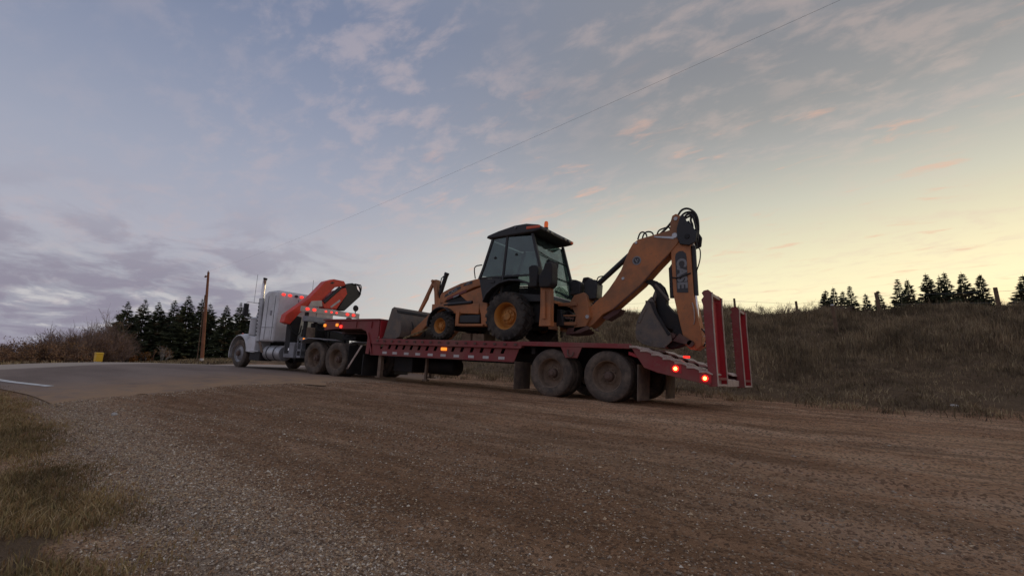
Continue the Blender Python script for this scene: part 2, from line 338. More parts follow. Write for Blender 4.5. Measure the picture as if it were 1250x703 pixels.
strip_y = lambda x: -7.5-0.135*(x+2)
pale = np.exp(-((Y-strip_y(X))/0.5)**2)*smn(-11, -7.5, X)*smn(4.5, 2.5, X)
grassz = np.maximum(smn(3.5, 6.4, Y+1.4*bn), np.maximum(vg, smn(-26, -32, X+0.6*np.sin(Y*.2))))
track = np.zeros_like(X)
for y0_, w__, a_, ph_, sl_ in ((3.3, .20, 1, 0, 0), (2.75, .16, .8, .6, .01), (2.15, .22, 1, 1, -.01), (1.45, .14, .7, 2, .01), (-1.5, .14, .6, 0.3, .02), (-2.3, .22, 1, .7, .015), (-2.8, .12, .7, .9, .02), (-3.7, .15, .8, 1.6, .03), (-4.4, .22, 1, 2.1, .03), (-5.1, .12, .7, 2.6, .04), (-5.8, .16, .7, .2, .05)):
    track = track+a_*np.exp(-((Y-(y0_+0.12*np.sin(X*0.33+ph_)+sl_*X))/w__)**2)
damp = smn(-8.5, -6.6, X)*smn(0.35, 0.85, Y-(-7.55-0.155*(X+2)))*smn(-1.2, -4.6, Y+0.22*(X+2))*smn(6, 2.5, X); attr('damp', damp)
attr('pale', pale); attr('grass', grassz); attr('track', np.clip(track, 0, 1)*lot)
gm, t, b = newmat('gravel_lot_and_dry_field')
geo = nd(t, 'ShaderNodeNewGeometry'); P = geo.outputs['Position']
def tnoise(t, P, scale, detail=6, rough=0.6, mp=None, dist=0.0):
    n = nd(t, 'ShaderNodeTexNoise'); n.inputs['Scale'].default_value = scale; n.inputs['Detail'].default_value = detail; n.inputs['Roughness'].default_value = rough; n.inputs['Distortion'].default_value = dist
    if mp:
        q = nd(t, 'ShaderNodeMapping'); q.inputs['Scale'].default_value = mp; t.links.new(P, q.inputs[0]); t.links.new(q.outputs[0], n.inputs['Vector'])
    else: t.links.new(P, n.inputs['Vector'])
    return n.outputs[0]
def at(t, n): a = nd(t, 'ShaderNodeAttribute'); a.attribute_name = n; return a.outputs['Fac']
nD = tnoise(t, P, 1.0, 6, 0.65, (0.55, 4.6, 1)); nA = tnoise(t, P, 0.5, 6, 0.6, (0.5, 1.6, 1)); nB = tnoise(t, P, 3.0, 7, 0.7, (0.6, 1.4, 1)); nC = tnoise(t, P, 26, 5, 0.7)
dirt = ramp(t, nA, [(0.32, (0.42, 0.21, 0.105)), (0.5, (0.65, 0.36, 0.195)), (0.66, (0.82, 0.50, 0.29))])
dirt = mixc(t, mth(t, 'MULTIPLY', at(t, 'track'), sstep(t, nB, 0.3, 0.6)), dirt, (0.86, 0.55, 0.335))
dirt = mixc(t, sstep(t, nB, 0.55, 0.75, 0, 0.6), dirt, (0.22, 0.125, 0.068))
dirt = mixc(t, sstep(t, nD, 0.46, 0.62, 0.0, 0.6), dirt, (0.27, 0.155, 0.085)); dirt = mixc(t, sstep(t, nD, 0.49, 0.36, 0.0, 0.6), dirt, (0.76, 0.48, 0.30))
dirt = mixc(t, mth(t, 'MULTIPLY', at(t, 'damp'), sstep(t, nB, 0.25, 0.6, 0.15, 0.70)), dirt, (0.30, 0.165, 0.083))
dirt = mixc(t, mth(t, 'MULTIPLY', at(t, 'pale'), sstep(t, nB, 0.2, 0.6)), dirt, (0.52, 0.39, 0.27))
vo = nd(t, 'ShaderNodeTexVoronoi'); vo.inputs['Scale'].default_value = 46; t.links.new(P, vo.inputs['Vector'])
vo2 = nd(t, 'ShaderNodeTexVoronoi'); vo2.inputs['Scale'].default_value = 110; t.links.new(P, vo2.inputs['Vector'])
sepc = nd(t, 'ShaderNodeSeparateColor'); t.links.new(vo.outputs['Color'], sepc.inputs[0])
speck = mth(t, 'MULTIPLY', sstep(t, sepc.outputs[0], 0.76, 0.88), sstep(t, vo.outputs['Distance'], 0.55, 0.25))
dirt = mixc(t, mth(t, 'MULTIPLY', speck, 0.75), dirt, mixc(t, sepc.outputs[1], (0.70, 0.54, 0.38), (0.28, 0.215, 0.17)))
dirt = mixc(t, sstep(t, sepc.outputs[2], 0.68, 0.86, 0, 0.65), dirt, (0.15, 0.082, 0.045))  # dark specks paint the shade of holes between grains into the colour
vo3 = nd(t, 'ShaderNodeTexVoronoi'); vo3.inputs['Scale'].default_value = 21; t.links.new(P, vo3.inputs['Vector']); sep3 = nd(t, 'ShaderNodeSeparateColor'); t.links.new(vo3.outputs['Color'], sep3.inputs[0])
dirt = mixc(t, mth(t, 'MULTIPLY', sstep(t, sep3.outputs[0], 0.78, 0.9, 0, 0.7), sstep(t, vo3.outputs['Distance'], 0.6, 0.2)), dirt, mixc(t, sep3.outputs[1], (0.14, 0.078, 0.042), (0.60, 0.44, 0.29)))  # larger specks, painted dark as shaded holes and pale as lit tops
dirt = mixc(t, sstep(t, nC, 0.48, 0.74, 0, 0.5), dirt, (0.18, 0.10, 0.055))
gcol = ramp(t, nB, [(0.3, (0.16, 0.105, 0.062)), (0.5, (0.23, 0.152, 0.088)), (0.72, (0.30, 0.20, 0.12))])
gcol = mixc(t, sstep(t, nC, 0.5, 0.8, 0, 0.6), gcol, (0.11, 0.085, 0.05))
c = mixc(t, sstep(t, mth(t, 'ADD', at(t, 'grass'), mth(t, 'MULTIPLY', mth(t, 'SUBTRACT', nB, 0.5), 0.8)), 0.35, 0.65), dirt, gcol)
t.links.new(c, b.inputs['Base Color']); b.inputs['Roughness'].default_value = 0.95; b.inputs['Specular IOR Level'].default_value = 0.15
hh = mth(t, 'ADD', mth(t, 'MULTIPLY', vo.outputs['Distance'], -0.9), mth(t, 'ADD', mth(t, 'MULTIPLY', vo2.outputs['Distance'], -0.5), mth(t, 'MULTIPLY', nC, 1.6)))
bp = nd(t, 'ShaderNodeBump'); bp.inputs['Strength'].default_value = 1.0; bp.inputs['Distance'].default_value = 0.03; t.links.new(hh, bp.inputs['Height']); t.links.new(bp.outputs[0], b.inputs['Normal'])
me.materials.append(gm)
ground = link(bpy.data.objects.new('ground', me)); tag(ground, kind='structure')

# asphalt: the road the tractor stands on, running off to the left over a crest
ax = np.concatenate([np.arange(-40, -13, 0.8), np.arange(-13, -5.2, 0.2)]); ay = np.arange(-7.15, 4.4, 0.09)
AX, AY = np.meshgrid(ax, ay)
ex = edge_x(AY); AX = np.minimum(AX, ex+0.22*np.sin(AY*3.1+1)*np.sin(AY*1.3)+0.12*np.sin(AY*7)+0.06*np.sin(AY*17))
near_edge = -6.95+0.05*np.sin(AX*1.3)
AY2 = np.maximum(AY, near_edge)
AZ = terr(AX, AY2)+0.014-0.03*smn(0.35, 0.0, ex-AX)
ame = bpy.data.meshes.new('asphalt_road'); na = len(ax)
ame.from_pydata(np.stack([AX.ravel(), AY2.ravel(), AZ.ravel()], 1).tolist(), [], [(a, a+1, a+na+1, a+na) for r in range(len(ay)-1) for a in range(r*na, r*na+na-1)]); ame.shade_smooth()
am, t, b = newmat('worn_asphalt'); geo = nd(t, 'ShaderNodeNewGeometry'); P = geo.outputs['Position']
n1 = tnoise(t, P, 0.6, 6, 0.6, (0.4, 1.2, 1)); n2 = tnoise(t, P, 40, 4, 0.7); n3 = tnoise(t, P, 2.2, 7, 0.7)
c = ramp(t, n1, [(0.3, (0.215, 0.158, 0.125)), (0.7, (0.32, 0.24, 0.19))]); c = mixc(t, sstep(t, n2, 0.45, 0.7, 0, 0.45), c, (0.14, 0.12, 0.11))
sx = nd(t, 'ShaderNodeSeparateXYZ'); t.links.new(P, sx.inputs[0])
dust = mth(t, 'MULTIPLY', sstep(t, mth(t, 'ADD', sx.outputs[0], mth(t, 'MULTIPLY', n3, 3.0)), -10.5, -4.6), sstep(t, n3, 0.32, 0.58, 0.35, 1.0))
c = mixc(t, dust, c, (0.44, 0.275, 0.155)); b.inputs['Roughness'].default_value = 0.95; b.inputs['Specular IOR Level'].default_value = 0.12
old = sstep(t, mth(t, 'ADD', sx.outputs[0], mth(t, 'MULTIPLY', n1, 1.5)), -15.6, -16.6); c2_ = mixc(t, old, c, (0.48, 0.39, 0.31)); t.links.new(c2_, b.inputs['Base Color'])
bp = nd(t, 'ShaderNodeBump'); bp.inputs['Strength'].default_value = 0.5; bp.inputs['Distance'].default_value = 0.008; t.links.new(n2, bp.inputs['Height']); t.links.new(bp.outputs[0], b.inputs['Normal'])
ame.materials.append(am); road = tag(link(bpy.data.objects.new('asphalt_road', ame)), kind='structure')
lx = np.arange(-26, -9.6, 0.5); ly0 = -6.62-0.02*np.sin(lx); ly0 = ly0+0.13*(lx+12)*0.3*0
lv = []; lf = []
for k, x in enumerate(lx):
    yy = -6.66+0.14*(x+12.0)*(1 if x > -12.5 else 0.5)
    for o_ in (0, 0.15): lv.append((x, yy+o_, tz(x, yy+o_)+0.022))
for k in range(len(lx)-1): lf.append((2*k, 2*k+1, 2*k+3, 2*k+2))
lme = bpy.data.meshes.new('edge_line'); lme.from_pydata(lv, [], lf); lme.materials.append(paint('worn_white_road_paint', (0.80, 0.78, 0.72), 0.7, (0.3, 0.24, 0.2), 0.6, 3.0))
link(bpy.data.objects.new('edge_line', lme), road)

# ------------------------------------------------------------------ loose stones (one mass)
def scatter_stones(n, area, size, mats, name, seed, pr=(.34, .27, .22, .12, .05)):
    r = np.random.default_rng(seed); V = []; F = []; mi = []
    base = np.array([(1, 0, 0), (-1, 0, 0), (0, 1, 0), (0, -1, 0), (0, 0, 1), (0, 0, -1)], float)
    tri = [(0, 2, 4), (2, 1, 4), (1, 3, 4), (3, 0, 4), (2, 0, 5), (1, 2, 5), (3, 1, 5), (0, 3, 5)]
    pts = area(n, r)
    vlist = []; 
    for (x, y) in pts:
        sz = size(r); a = r.uniform(0, 6.28); ca, sa = math.cos(a), math.sin(a)
        q = base*(sz*np.array([r.uniform(.7, 1.3), r.uniform(.6, 1.0), r.uniform(.4, .75)]))+r.normal(0, sz*.16, (6, 3))
        vlist.append(np.stack([q[:, 0]*ca-q[:, 1]*sa+x, q[:, 0]*sa+q[:, 1]*ca+y, q[:, 2]-sz*0.05], 1))
    V = np.concatenate(vlist); cxy = np.repeat(np.array(pts), 6, 0)
    zz = gz(cxy[:, 0], cxy[:, 1]); V[:, 2] += zz
    m_ = bpy.data.meshes.new(name); k = len(pts)
    F = (np.array(tri)[None]+np.arange(k)[:, None, None]*6).reshape(-1, 3)
    m_.from_pydata(V.tolist(), [], F.tolist())
    for q in mats: m_.materials.append(q)
    m_.polygons.foreach_set('material_index', np.repeat(r.choice(len(mats), k, p=list(pr)), 8).astype(np.int32))
    return tag(link(bpy.data.objects.new(name, m_)), kind='stuff')
def flat(name, c, r=0.85):
    return paint(name, c, r, tuple(v*0.55 for v in c), 0.5, 30.0)
smats = [flat('stone_brown', (0.42, 0.26, 0.145)), flat('stone_dark', (0.19, 0.125, 0.08)), flat('stone_grey', (0.47, 0.365, 0.265)), flat('stone_tan', (0.68, 0.50, 0.31)), flat('stone_pale', (0.86, 0.74, 0.58))]
def lot_area(n, r):
    out = []
    while len(out) < n:
        y = -9.3+7.5*r.beta(1.0, 1.9); x = r.uniform(-8, 8)
        if y < float(verge_edge(x))-0.1: continue
        pale_ = math.exp(-((y-strip_y(x))/0.55)**2)
        clump = 0.35+0.9*noise.noise((x*0.5, y*1.6, 5))+0.6*noise.noise((x*1.6, y*3.6, 9))
        if r.uniform() < max(0.07, clump*0.8)+0.75*pale_: out.append((x, y))
    return out
def near_area(n, r):
    out = []
    while len(out) < n:
        y = r.uniform(-9.2, -4.6); x = r.uniform(-4.5, 6.5)
        if y < float(verge_edge(x))-0.1: continue
        pale_ = math.exp(-((y-strip_y(x))/0.55)**2)
        if r.uniform() < max(0.12, 0.4+0.7*noise.noise((x*0.8, y*2.2, 2)))+0.3*pale_: out.append((x, y))
    return out
scatter_stones(26000, lot_area, lambda r: 0.007+0.012*r.beta(1.2, 5)+(r.uniform(.004, .018) if r.uniform() < .02 else 0), smats, 'gravel_stones', 3)
def edge_area(n, r):
    out = []
    while len(out) < n:
        y = r.uniform(-6.9, 0.5); out.append((float(edge_x(y))+r.normal(-.15, .45), y))
    return out
scatter_stones(9000, edge_area, lambda r: 0.008+0.014*r.beta(1.2, 4), smats, 'spilled_gravel', 19)
def strip_area(n, r):
    out = []
    while len(out) < n:
        x = -8+11.5*r.beta(1.7, 1.0); y = strip_y(x)+r.normal(0.05, .42)
        if y < float(verge_edge(x))-0.15 or r.uniform() > 0.55+0.45*noise.noise((x*1.2, y*2.4, 12)): continue
        out.append((x, y))
    return out
scatter_stones(45000, strip_area, lambda r: 0.006+0.013*r.beta(1.2, 4), smats, 'gravel_windrow', 9, [.26, .24, .28, .13, .09])
scatter_stones(34000, near_area, lambda r: 0.005+0.010*r.beta(1.2, 4)+(r.uniform(.004, .014) if r.uniform() < .04 else 0), smats, 'gravel_chips', 4)

# ------------------------------------------------------------------ dry grass, weeds (each one mass)
def blades(name, pts, hfun, wfun, lean, mats, seed, probs, curl=0.5):
    r = np.random.default_rng(seed); n = len(pts); p = np.array(pts)
    z = gz(p[:, 0], p[:, 1]); h_ = hfun(n, r, p); w_ = wfun(n, r)*0.5
    a = r.uniform(0, 6.283, n); wx, wy = np.cos(a)*w_, np.sin(a)*w_
    b_ = r.uniform(0, 6.283, n); ln = np.abs(r.normal(0, lean, n))*h_; lx_, ly_ = np.cos(b_)*ln, np.sin(b_)*ln
    V = np.zeros((n, 5, 3)); 
    V[:, 0] = np.stack([p[:, 0]-wx, p[:, 1]-wy, z-0.02], 1); V[:, 1] = np.stack([p[:, 0]+wx, p[:, 1]+wy, z-0.02], 1)
    mx_, my_ = p[:, 0]+lx_*curl*.5, p[:, 1]+ly_*curl*.5
    V[:, 2] = np.stack([mx_+wx*.8, my_+wy*.8, z+h_*.55], 1); V[:, 3] = np.stack([mx_-wx*.8, my_-wy*.8, z+h_*.55], 1)
    V[:, 4] = np.stack([p[:, 0]+lx_, p[:, 1]+ly_, z+h_], 1)
    m_ = bpy.data.meshes.new(name); k = np.arange(n)*5
    F = [(i, i+1, i+2, i+3) for i in k.tolist()]; G = [(i+3, i+2, i+4) for i in k.tolist()]
    m_.from_pydata(V.reshape(-1, 3).tolist(), [], F+G)
    for q in mats: m_.materials.append(q)
    mi = r.choice(len(mats), n, p=probs).astype(np.int32); m_.polygons.foreach_set('material_index', np.concatenate([mi, mi]))
    return tag(link(bpy.data.objects.new(name, m_)), kind='stuff')
def leafmat(name, c):
    m, t, b = newmat(name); geo = nd(t, 'ShaderNodeNewGeometry'); n1 = tnoise(t, geo.outputs['Position'], 0.9, 6, 0.65)
    col = mixc(t, sstep(t, n1, 0.35, 0.65), tuple(v*0.5 for v in c), tuple(min(1, v*1.35) for v in c)); t.links.new(col, b.inputs['Base Color'])
    b.inputs['Roughness'].default_value = 0.8; b.inputs['Specular IOR Level'].default_value = 0.2
    return m
wm = [leafmat('weed_brown', (0.29, 0.205, 0.115)), leafmat('weed_straw', (0.45, 0.34, 0.19)), leafmat('weed_dark', (0.16, 0.115, 0.075)), leafmat('weed_olive', (0.27, 0.20, 0.11))]
pts = []
r = np.random.default_rng(21)
while len(pts) < 290000:
    k = 40000; y = 4.4+15.5*r.beta(1.25, 1.0, k); x = r.uniform(-24, 26, k)
    dens = np.array([noise.noise((a*0.45, b_*0.6, 4.4)) for a, b_ in zip(x, y)])
    keep = (r.uniform(0, 1, k) < np.clip(0.15+0.85*smn(5.5, 9, y)+0.7*dens, 0.04, 1)) & (x < 4+y*1.35)
    pts += list(zip(x[keep], y[keep]))
pts = pts[:290000]
blades('dry_weeds', pts, lambda n, r, p: (0.06+0.27*smn(6, 12, p[:, 1]))*(0.45+0.95*r.beta(2, 3, n))*np.clip(0.9+1.1*np.array([noise.noise((a*.5, b_*.5, 1.7)) for a, b_ in p]), .35, 1.7)+(r.uniform(0, 1, n) < .02)*0.3*smn(7, 10, p[:, 1]), lambda n, r: r.uniform(.007, .024, n), 0.5, wm, 5, [.52, .09, .22, .17])
pts = []; r = np.random.default_rng(55)
for _ in range(330):
    cx_ = r.uniform(-16, 11); cy_ = 4.1+3.2*r.beta(1.1, 1.6); k = int(r.uniform(15, 70)); sg = r.uniform(.06, .22)
    pts += list(zip(r.normal(cx_, sg*1.5, k), np.maximum(3.9, r.normal(cy_, sg, k))))
blades('foot_tufts', pts, lambda n, r, p: 0.05+0.17*r.beta(1.6, 3, n), lambda n, r: r.uniform(.008, .022, n), 0.7, wm, 15, [.36, .34, .12, .18], 0.8)
vm = [leafmat('verge_olive', (0.34, 0.25, 0.11)), leafmat('verge_straw', (0.46, 0.33, 0.18)), leafmat('verge_brown', (0.34, 0.21, 0.10)), leafmat('verge_dark', (0.19, 0.15, 0.07))]
pts = []; r = np.random.default_rng(31)
while len(pts) < 110000:
    k = 20000; x = -11+13.8*r.beta(1.6, 1.0, k); d_ = r.exponential(0.9, k); y = verge_edge(x)-d_+r.normal(0.1, .28, k)
    dens = np.array([noise.noise((a*1.1, b_*1.3, 7.4)) for a, b_ in zip(x, y)])
    cam_d = np.hypot(x-CAM.x, y-CAM.y)
    keep = (r.uniform(0, 1, k) < np.clip(0.7+1.3*dens, 0.04, 1)*np.clip(0.35+0.9*(verge_edge(x)-y), .12, 1)) & (y > -10.4) & (cam_d > 1.6)
    pts += list(zip(x[keep], y[keep]))
pts = pts[:110000]
blades('verge_grass', pts, lambda n, r, p: (0.025+0.10*r.beta(1.5, 3, n))*np.clip(0.6+0.7*(verge_edge(p[:, 0])-p[:, 1]), .35, 1.2), lambda n, r: r.uniform(.004, .010, n), 0.75, vm, 6, [.34, .2, .3, .16], 0.8)
pts = []; r = np.random.default_rng(41)
k = 26000; x = r.uniform(-75, -30, k); y = r.uniform(-14, 32, k)
blades('far_field_grass', list(zip(x, y)), lambda n, r, p: 0.10+0.25*r.beta(2, 3, n), lambda n, r: r.uniform(.06, .14, n), 0.4, wm, 8, [.35, .2, .15, .3])

# ================================================================== wheels (prototypes are taken over by their first vehicle)
def tyre_prof(R, rb, w_, grooves=4, gd=0.012):
    p = [(rb, 0.035), (rb+.03, 0.016), (rb+(R-rb)*.45, 0.0), (R-.07*R/.5, 0.004), (R-.025, 0.018), (R-.006, 0.034), (R, 0.05)]
    a = 0.05; b_ = w_-0.05; st = (b_-a)/(grooves+1)
    for k in range(1, grooves+1):
        y = a+st*k; p += [(R, y-.006), (R-gd, y-.005), (R-gd, y+.005), (R, y+.006)]
    return p+[(R, b_), (R-.006, w_-.034), (R-.025, w_-.018), (R-.07*R/.5, w_-.004), (rb+(R-rb)*.45, w_), (rb+.03, w_-.016), (rb, w_-.035), (rb, .035)]
def make_truck_wheel(parent, steer=False, rimmat='rim'):
    if not steer:
        m = MB().lathe([(.325, .022), (.312, .03), (.305, .06), (.292, .09), (.285, .19), (.265, .21), (.21, .215), (.165, .198), (.150, .185), (.0, .185)], n=40)
        hub = MB().lathe([(.105, .185), (.095, .10), (.07, .075), (.05, .07), (.05, .05), (0, .05)], n=24)
        y0 = .185; rl = .142
    else:
        m = MB().lathe([(.325, .022), (.312, .03), (.305, .055), (.26, .07), (.22, .045), (.17, .03), (.15, .03), (0, .03)], n=40)
        hub = MB().lathe([(.11, .03), (.10, -.04), (.07, -.06), (0, -.06)], n=24)
        y0 = .03; rl = .142
    for k in range(10):
        a = 6.283*k/10; m.cyl((rl*math.cos(a), y0+.004, rl*math.sin(a)), (rl*math.cos(a), y0-.03, rl*math.sin(a)), .014, n=6)
    wv = m.build('wheel', rimmat, parent, origin=ORI[parent.name])
    MB().lathe(tyre_prof(.525, .315, .285), n=56).mesh  # profile check
    tm = MB().lathe(tyre_prof(.525, .315, .285), n=56).mesh('tyre'); tm.materials.append(MT['rubber'])
    hm = hub.mesh('hub'); hm.materials.append(MT['hub'])
    for nm, mm in (('tyre', tm), ('hub', hm)):
        o = bpy.data.objects.new(nm, mm); COL.objects.link(o); o.parent = wv
    wv.data = wv.data.copy(); return wv
def remesh_local(wv, parent):  # wheel vertices were made around the world origin: make them local
    wv.data.transform(Matrix.Translation(ORI[parent.name]))
def put(o, parent, s, tt, z, flip=False):
    o.location = Vector((-s, tt, z))-ORI[parent.name]; o.rotation_euler = (0, 0, math.pi if flip else 0)
    return o

# ================================================================== trailer
TR = thing('lowboy_trailer', 'long dusty red lowboy trailer carrying the orange backhoe, red ramps raised', 'trailer', (0, 1.25, 0))
def add(mb, name, mat, parent, bevel=0.006, **k): return mb.build(name, mat, parent, bevel, **k)
for far in (0, 1):
    def tt(t0, t1): return (t0, t1) if not far else (2.5-t1, 2.5-t0)
    # pierced side beam
    m = MB(); a, b_ = tt(0.0, 0.02)
    sl_c = [6.93, 6.60, 6.31, 6.02, 5.73, 5.43, 5.13, 4.83, 4.22, 3.92, 3.60, 3.29, 2.97, 2.65]
    m.prism([(7.46, .74), (7.46, .90), (2.245, .90), (2.31, .74)], a, b_)
    m.prism([(7.46, 1.02), (7.46, 1.05), (2.18, 1.05), (2.193, 1.02)], a, b_)
    ed = [(7.46, 7.46)]
    for sc_ in sl_c: ed += [((sc_+.075, sc_+.025), (sc_-.025, sc_-.075))]
    prev = (7.46, 7.46)
    for q in ed[1:]:
        (b0, t0_), (b1, t1_) = q
        m.add([(prev[0], a, .90), (prev[1], a, 1.02), (t0_, a, 1.02), (b0, a, .90), (prev[0], b_, .90), (prev[1], b_, 1.02), (t0_, b_, 1.02), (b0, b_, .90)], [(0, 1, 2, 3), (7, 6, 5, 4), (0, 3, 7, 4), (1, 5, 6, 2), (0, 4, 5, 1), (3, 2, 6, 7)])
        prev = (b1, t1_)
    m.add([(prev[0], a, .90), (prev[1], a, 1.02), (2.193, a, 1.02), (2.245, a, .90), (prev[0], b_, .90), (prev[1], b_, 1.02), (2.193, b_, 1.02), (2.245, b_, .90)], [(0, 1, 2, 3), (7, 6, 5, 4), (0, 3, 7, 4), (1, 5, 6, 2), (0, 4, 5, 1), (3, 2, 6, 7)])
    m.box(7.4, 2.33, *tt(0.0, .16), .715, .738)
    beam = add(m, 'side_beam', 'red', TR, 0)
    m = MB(); m.box(7.32, 2.10, *tt(-.045, .10), 1.055, 1.19); m.box(7.3, 2.1, *tt(-.07, -.047), 1.03, 1.075); add(m, 'top_rail', 'red', TR, .008)
    m = MB(); m.box(2.098, -.5, *tt(-.045, .10), 1.10, 1.20); add(m, 'rear_rail', 'red', TR, .008)
    if not far:
        for st_ in (6.78, 6.36, 5.9, 5.46, 5.0, 4.54, 4.09, 3.61, 3.15, 2.68):
            MB().box(st_+.09, st_-.09, -.004, -.001, .765, .83).build('reflective_tape', 'tape', beam)
        for k in range(17): MB().box(7.1-k*.3, 7.02-k*.3, -.073, -.06, 1.10, 1.15).build('stake_pocket', 'reddark', beam)
        mk = MB().box(4.62, 4.42, -.028, -.002, .92, 1.0).build('marker_lamp', 'lampamber', TR, .012)
    # plate with a hook between the wheels
    m = MB(); m.prism([(1.07, 1.098), (.56, 1.098), (.66, .87), (.95, .87)], *tt(-.04, -.01)); hp = add(m, 'hook_plate', 'red', TR, .004)
    if not far: MB().tube([(.88, -.06, 1.05), (.88, -.07, .95), (.85, -.075, .91), (.80, -.075, .90), (.75, -.075, .92), (.74, -.07, 1.0)], .016, 6, 1).build('hook', 'reddark', hp)
    # beavertail side
    m = MB(); m.prism([(-.50, 1.17), (-.70, 1.12), (-2.06, .70), (-2.06, .475), (-1.07, .655), (-.80, .74)], *tt(-.02, .02)); bt = add(m, 'beavertail_side', 'red', TR, .006)
    m = MB(); m.box(-.86, -2.0, *tt(-.035, -.022), .0, .02); 
    for k in range(2): pass
    # stepped cleats
    for k in range(7):
        s0 = -.50-.225*k; z0 = 1.17-.070*k; a, b_ = tt(-.045, .72)
        MB().prism([(s0, z0), (s0-.14, z0-.01), (s0-.235, z0-.062), (s0-.235, z0-.085), (s0-.135, z0-.05), (s0, z0-.055)], a, b_).build('cleat', 'cream', TR, .004)
    # mud flaps
    a, b_ = tt(.0, .70)
    MB().box(-.66, -.675, a, b_, .08, .80).build('mud_flap', 'flap', TR, .01)
    MB().box(2.30, 2.285, a, b_, .10, .735).build('mud_flap', 'flap', TR, .01)
m = MB(); m.prism([(-.45, 1.10), (-2.05, .60), (-2.05, .50), (-.45, .95)], .78, 1.72); m.prism([(-.45, 1.05), (-2.05, .56), (-2.05, .50), (-.45, .98)], .05, .72); m.prism([(-.45, 1.05), (-2.05, .56), (-2.05, .50), (-.45, .98)], 1.78, 2.45); add(m, 'beavertail_deck', 'redbright', TR, .006)
m = MB(); m.box(-2.0, -2.06, .02, 2.48, .50, .60); add(m, 'rear_crossmember', 'cream', TR, .006)
# lamps on the beavertail
for (s, z, r_) in ((-1.42, .75, .046), (-1.955, .60, .044)):
    m = MB(); m.lathe([(0, -.045), (r_*1.15, -.042), (r_*1.35, -.022), (r_*1.35, -.020)], (s, 0, z), 16); lm = m.build('tail_lamp', 'tailred', TR)
    MB().lathe([(0, -.054), (r_*.6, -.052), (r_*.72, -.044)], (s, 0, z), 14).build('bulb', 'lampcore', lm)
    MB().box(s-.11, s+.10, -.026, -.021, z-.085, z+.085).build('lamp_plate', 'redbright', lm, .002)
MB().box(-1.30, -1.42, .9, 1.0, .99, 1.03).build('deck_lamp', 'tailred', TR, .01)
# deck planks and frame
for k in range(8): MB().box(7.08, 2.1, .13+.282*k, .13+.282*k+.272, 1.14, 1.188+.004*(k % 3)).build('deck_plank', 'wood', TR, .006)
m = MB(); m.box(2.095, -.46, .11, 2.39, 1.12, 1.185); add(m, 'rear_deck', 'reddark', TR, .006)
for ty in (.78, 1.60):
    m = MB(); m.box(7.5, -.6, ty, ty+.12, .72, 1.11); m.box(7.5, -.6, ty-.05, ty+.17, .68, .72); add(m, 'frame_rail', 'blackmat', TR, 0)
for k in range(10): MB().box(6.9-.55*k, 6.8-.55*k, .17, 2.33, .93, 1.12).build('cross_member', 'blackmat', TR)
for s in (0.0, 1.34): MB().cyl((s, .2, .53), (s, 2.3, .53), .07, n=10).build('axle', 'blackmat', TR)
# gooseneck
for a, b_ in ((0.0, .025), (2.475, 2.5)):
    m = MB(); m.prism([(9.75, 1.70), (7.12, 1.72), (7.12, 1.21), (7.34, 1.18), (7.34, .74), (7.62, .74), (7.58, 1.24), (7.68, 1.40), (7.90, 1.47), (9.2, 1.46), (9.72, 1.42)], a, b_); gn = add(m, 'gooseneck_side', 'red', TR, .006)
    if a == 0.0:
        for s in (8.95, 8.15, 7.45): MB().prism([(s+.03, 1.69), (s-.03, 1.69), (s-.02, 1.50), (s+.02, 1.50)], -.03, -.001).build('stiffener', 'red', gn, .004)
        MB().prism([(7.30, .76), (7.36, .76), (7.60, 1.36), (7.54, 1.36)], -.03, -.001).build('stiffener', 'red', gn, .004)
m = MB(); m.box(9.78, 7.10, -.04, 2.54, 1.72, 1.77); add(m, 'gooseneck_top', 'red', TR, .01)
m = MB(); m.box(7.115, 7.085, .03, 2.47, 1.19, 1.718); add(m, 'gooseneck_step', 'redbright', TR, .006)  # rear face in brighter red, its sky light put into the colour
m = MB(); m.box(9.76, 9.72, .03, 2.47, 1.43, 1.715); m.box(9.7, 7.15, .6, .75, 1.44, 1.71); m.box(9.7, 7.15, 1.75, 1.9, 1.44, 1.71); m.box(9.9, 8.3, .8, 1.7, 1.36, 1.43); add(m, 'gooseneck_frame', 'reddark', TR)
for s, mat, z in ((9.68, 'lampamber', 1.57), (9.06, 'lampamber', 1.585), (8.86, 'lampred', 1.535)):
    MB().box(s+.05, s-.05, -.045, -.003, z-.045, z+.045).build('marker_lamp', mat, TR, .015)
# landing leg, brace, undercarriage boxes, spare
for ty in (.12, 2.26):
    m = MB(); m.box(7.16, 7.04, ty, ty+.12, .12, .95); m.box(7.2, 7.0, ty-.04, ty+.16, .08, .12); add(m, 'landing_leg', 'rim', TR, .004)
MB().box(7.74, 7.70, .02, .64, .10, .72).build('mud_flap', 'blackmat', TR, .01)
m = MB(); m.box(6.95, 6.2, .55, 1.95, .28, .70); add(m, 'storage_box', 'blackmat', TR, .02)
m = MB(); m.lathe([(0, 0), (.20, .0), (.24, .03), (.24, 1.02), (.20, 1.06), (0, 1.06)], (5.05, 1.25, .50), 24, 's'); m.cyl((5.5, 1.25, .7), (5.5, 1.25, .95), .03, n=6); add(m, 'air_tank', 'blackmat', TR, 0)
m = MB(); m.box(5.65, 5.58, .5, .57, .12, .7); m.box(5.7, 5.53, .47, .6, .08, .13); add(m, 'support_stand', 'rim', TR, .004)
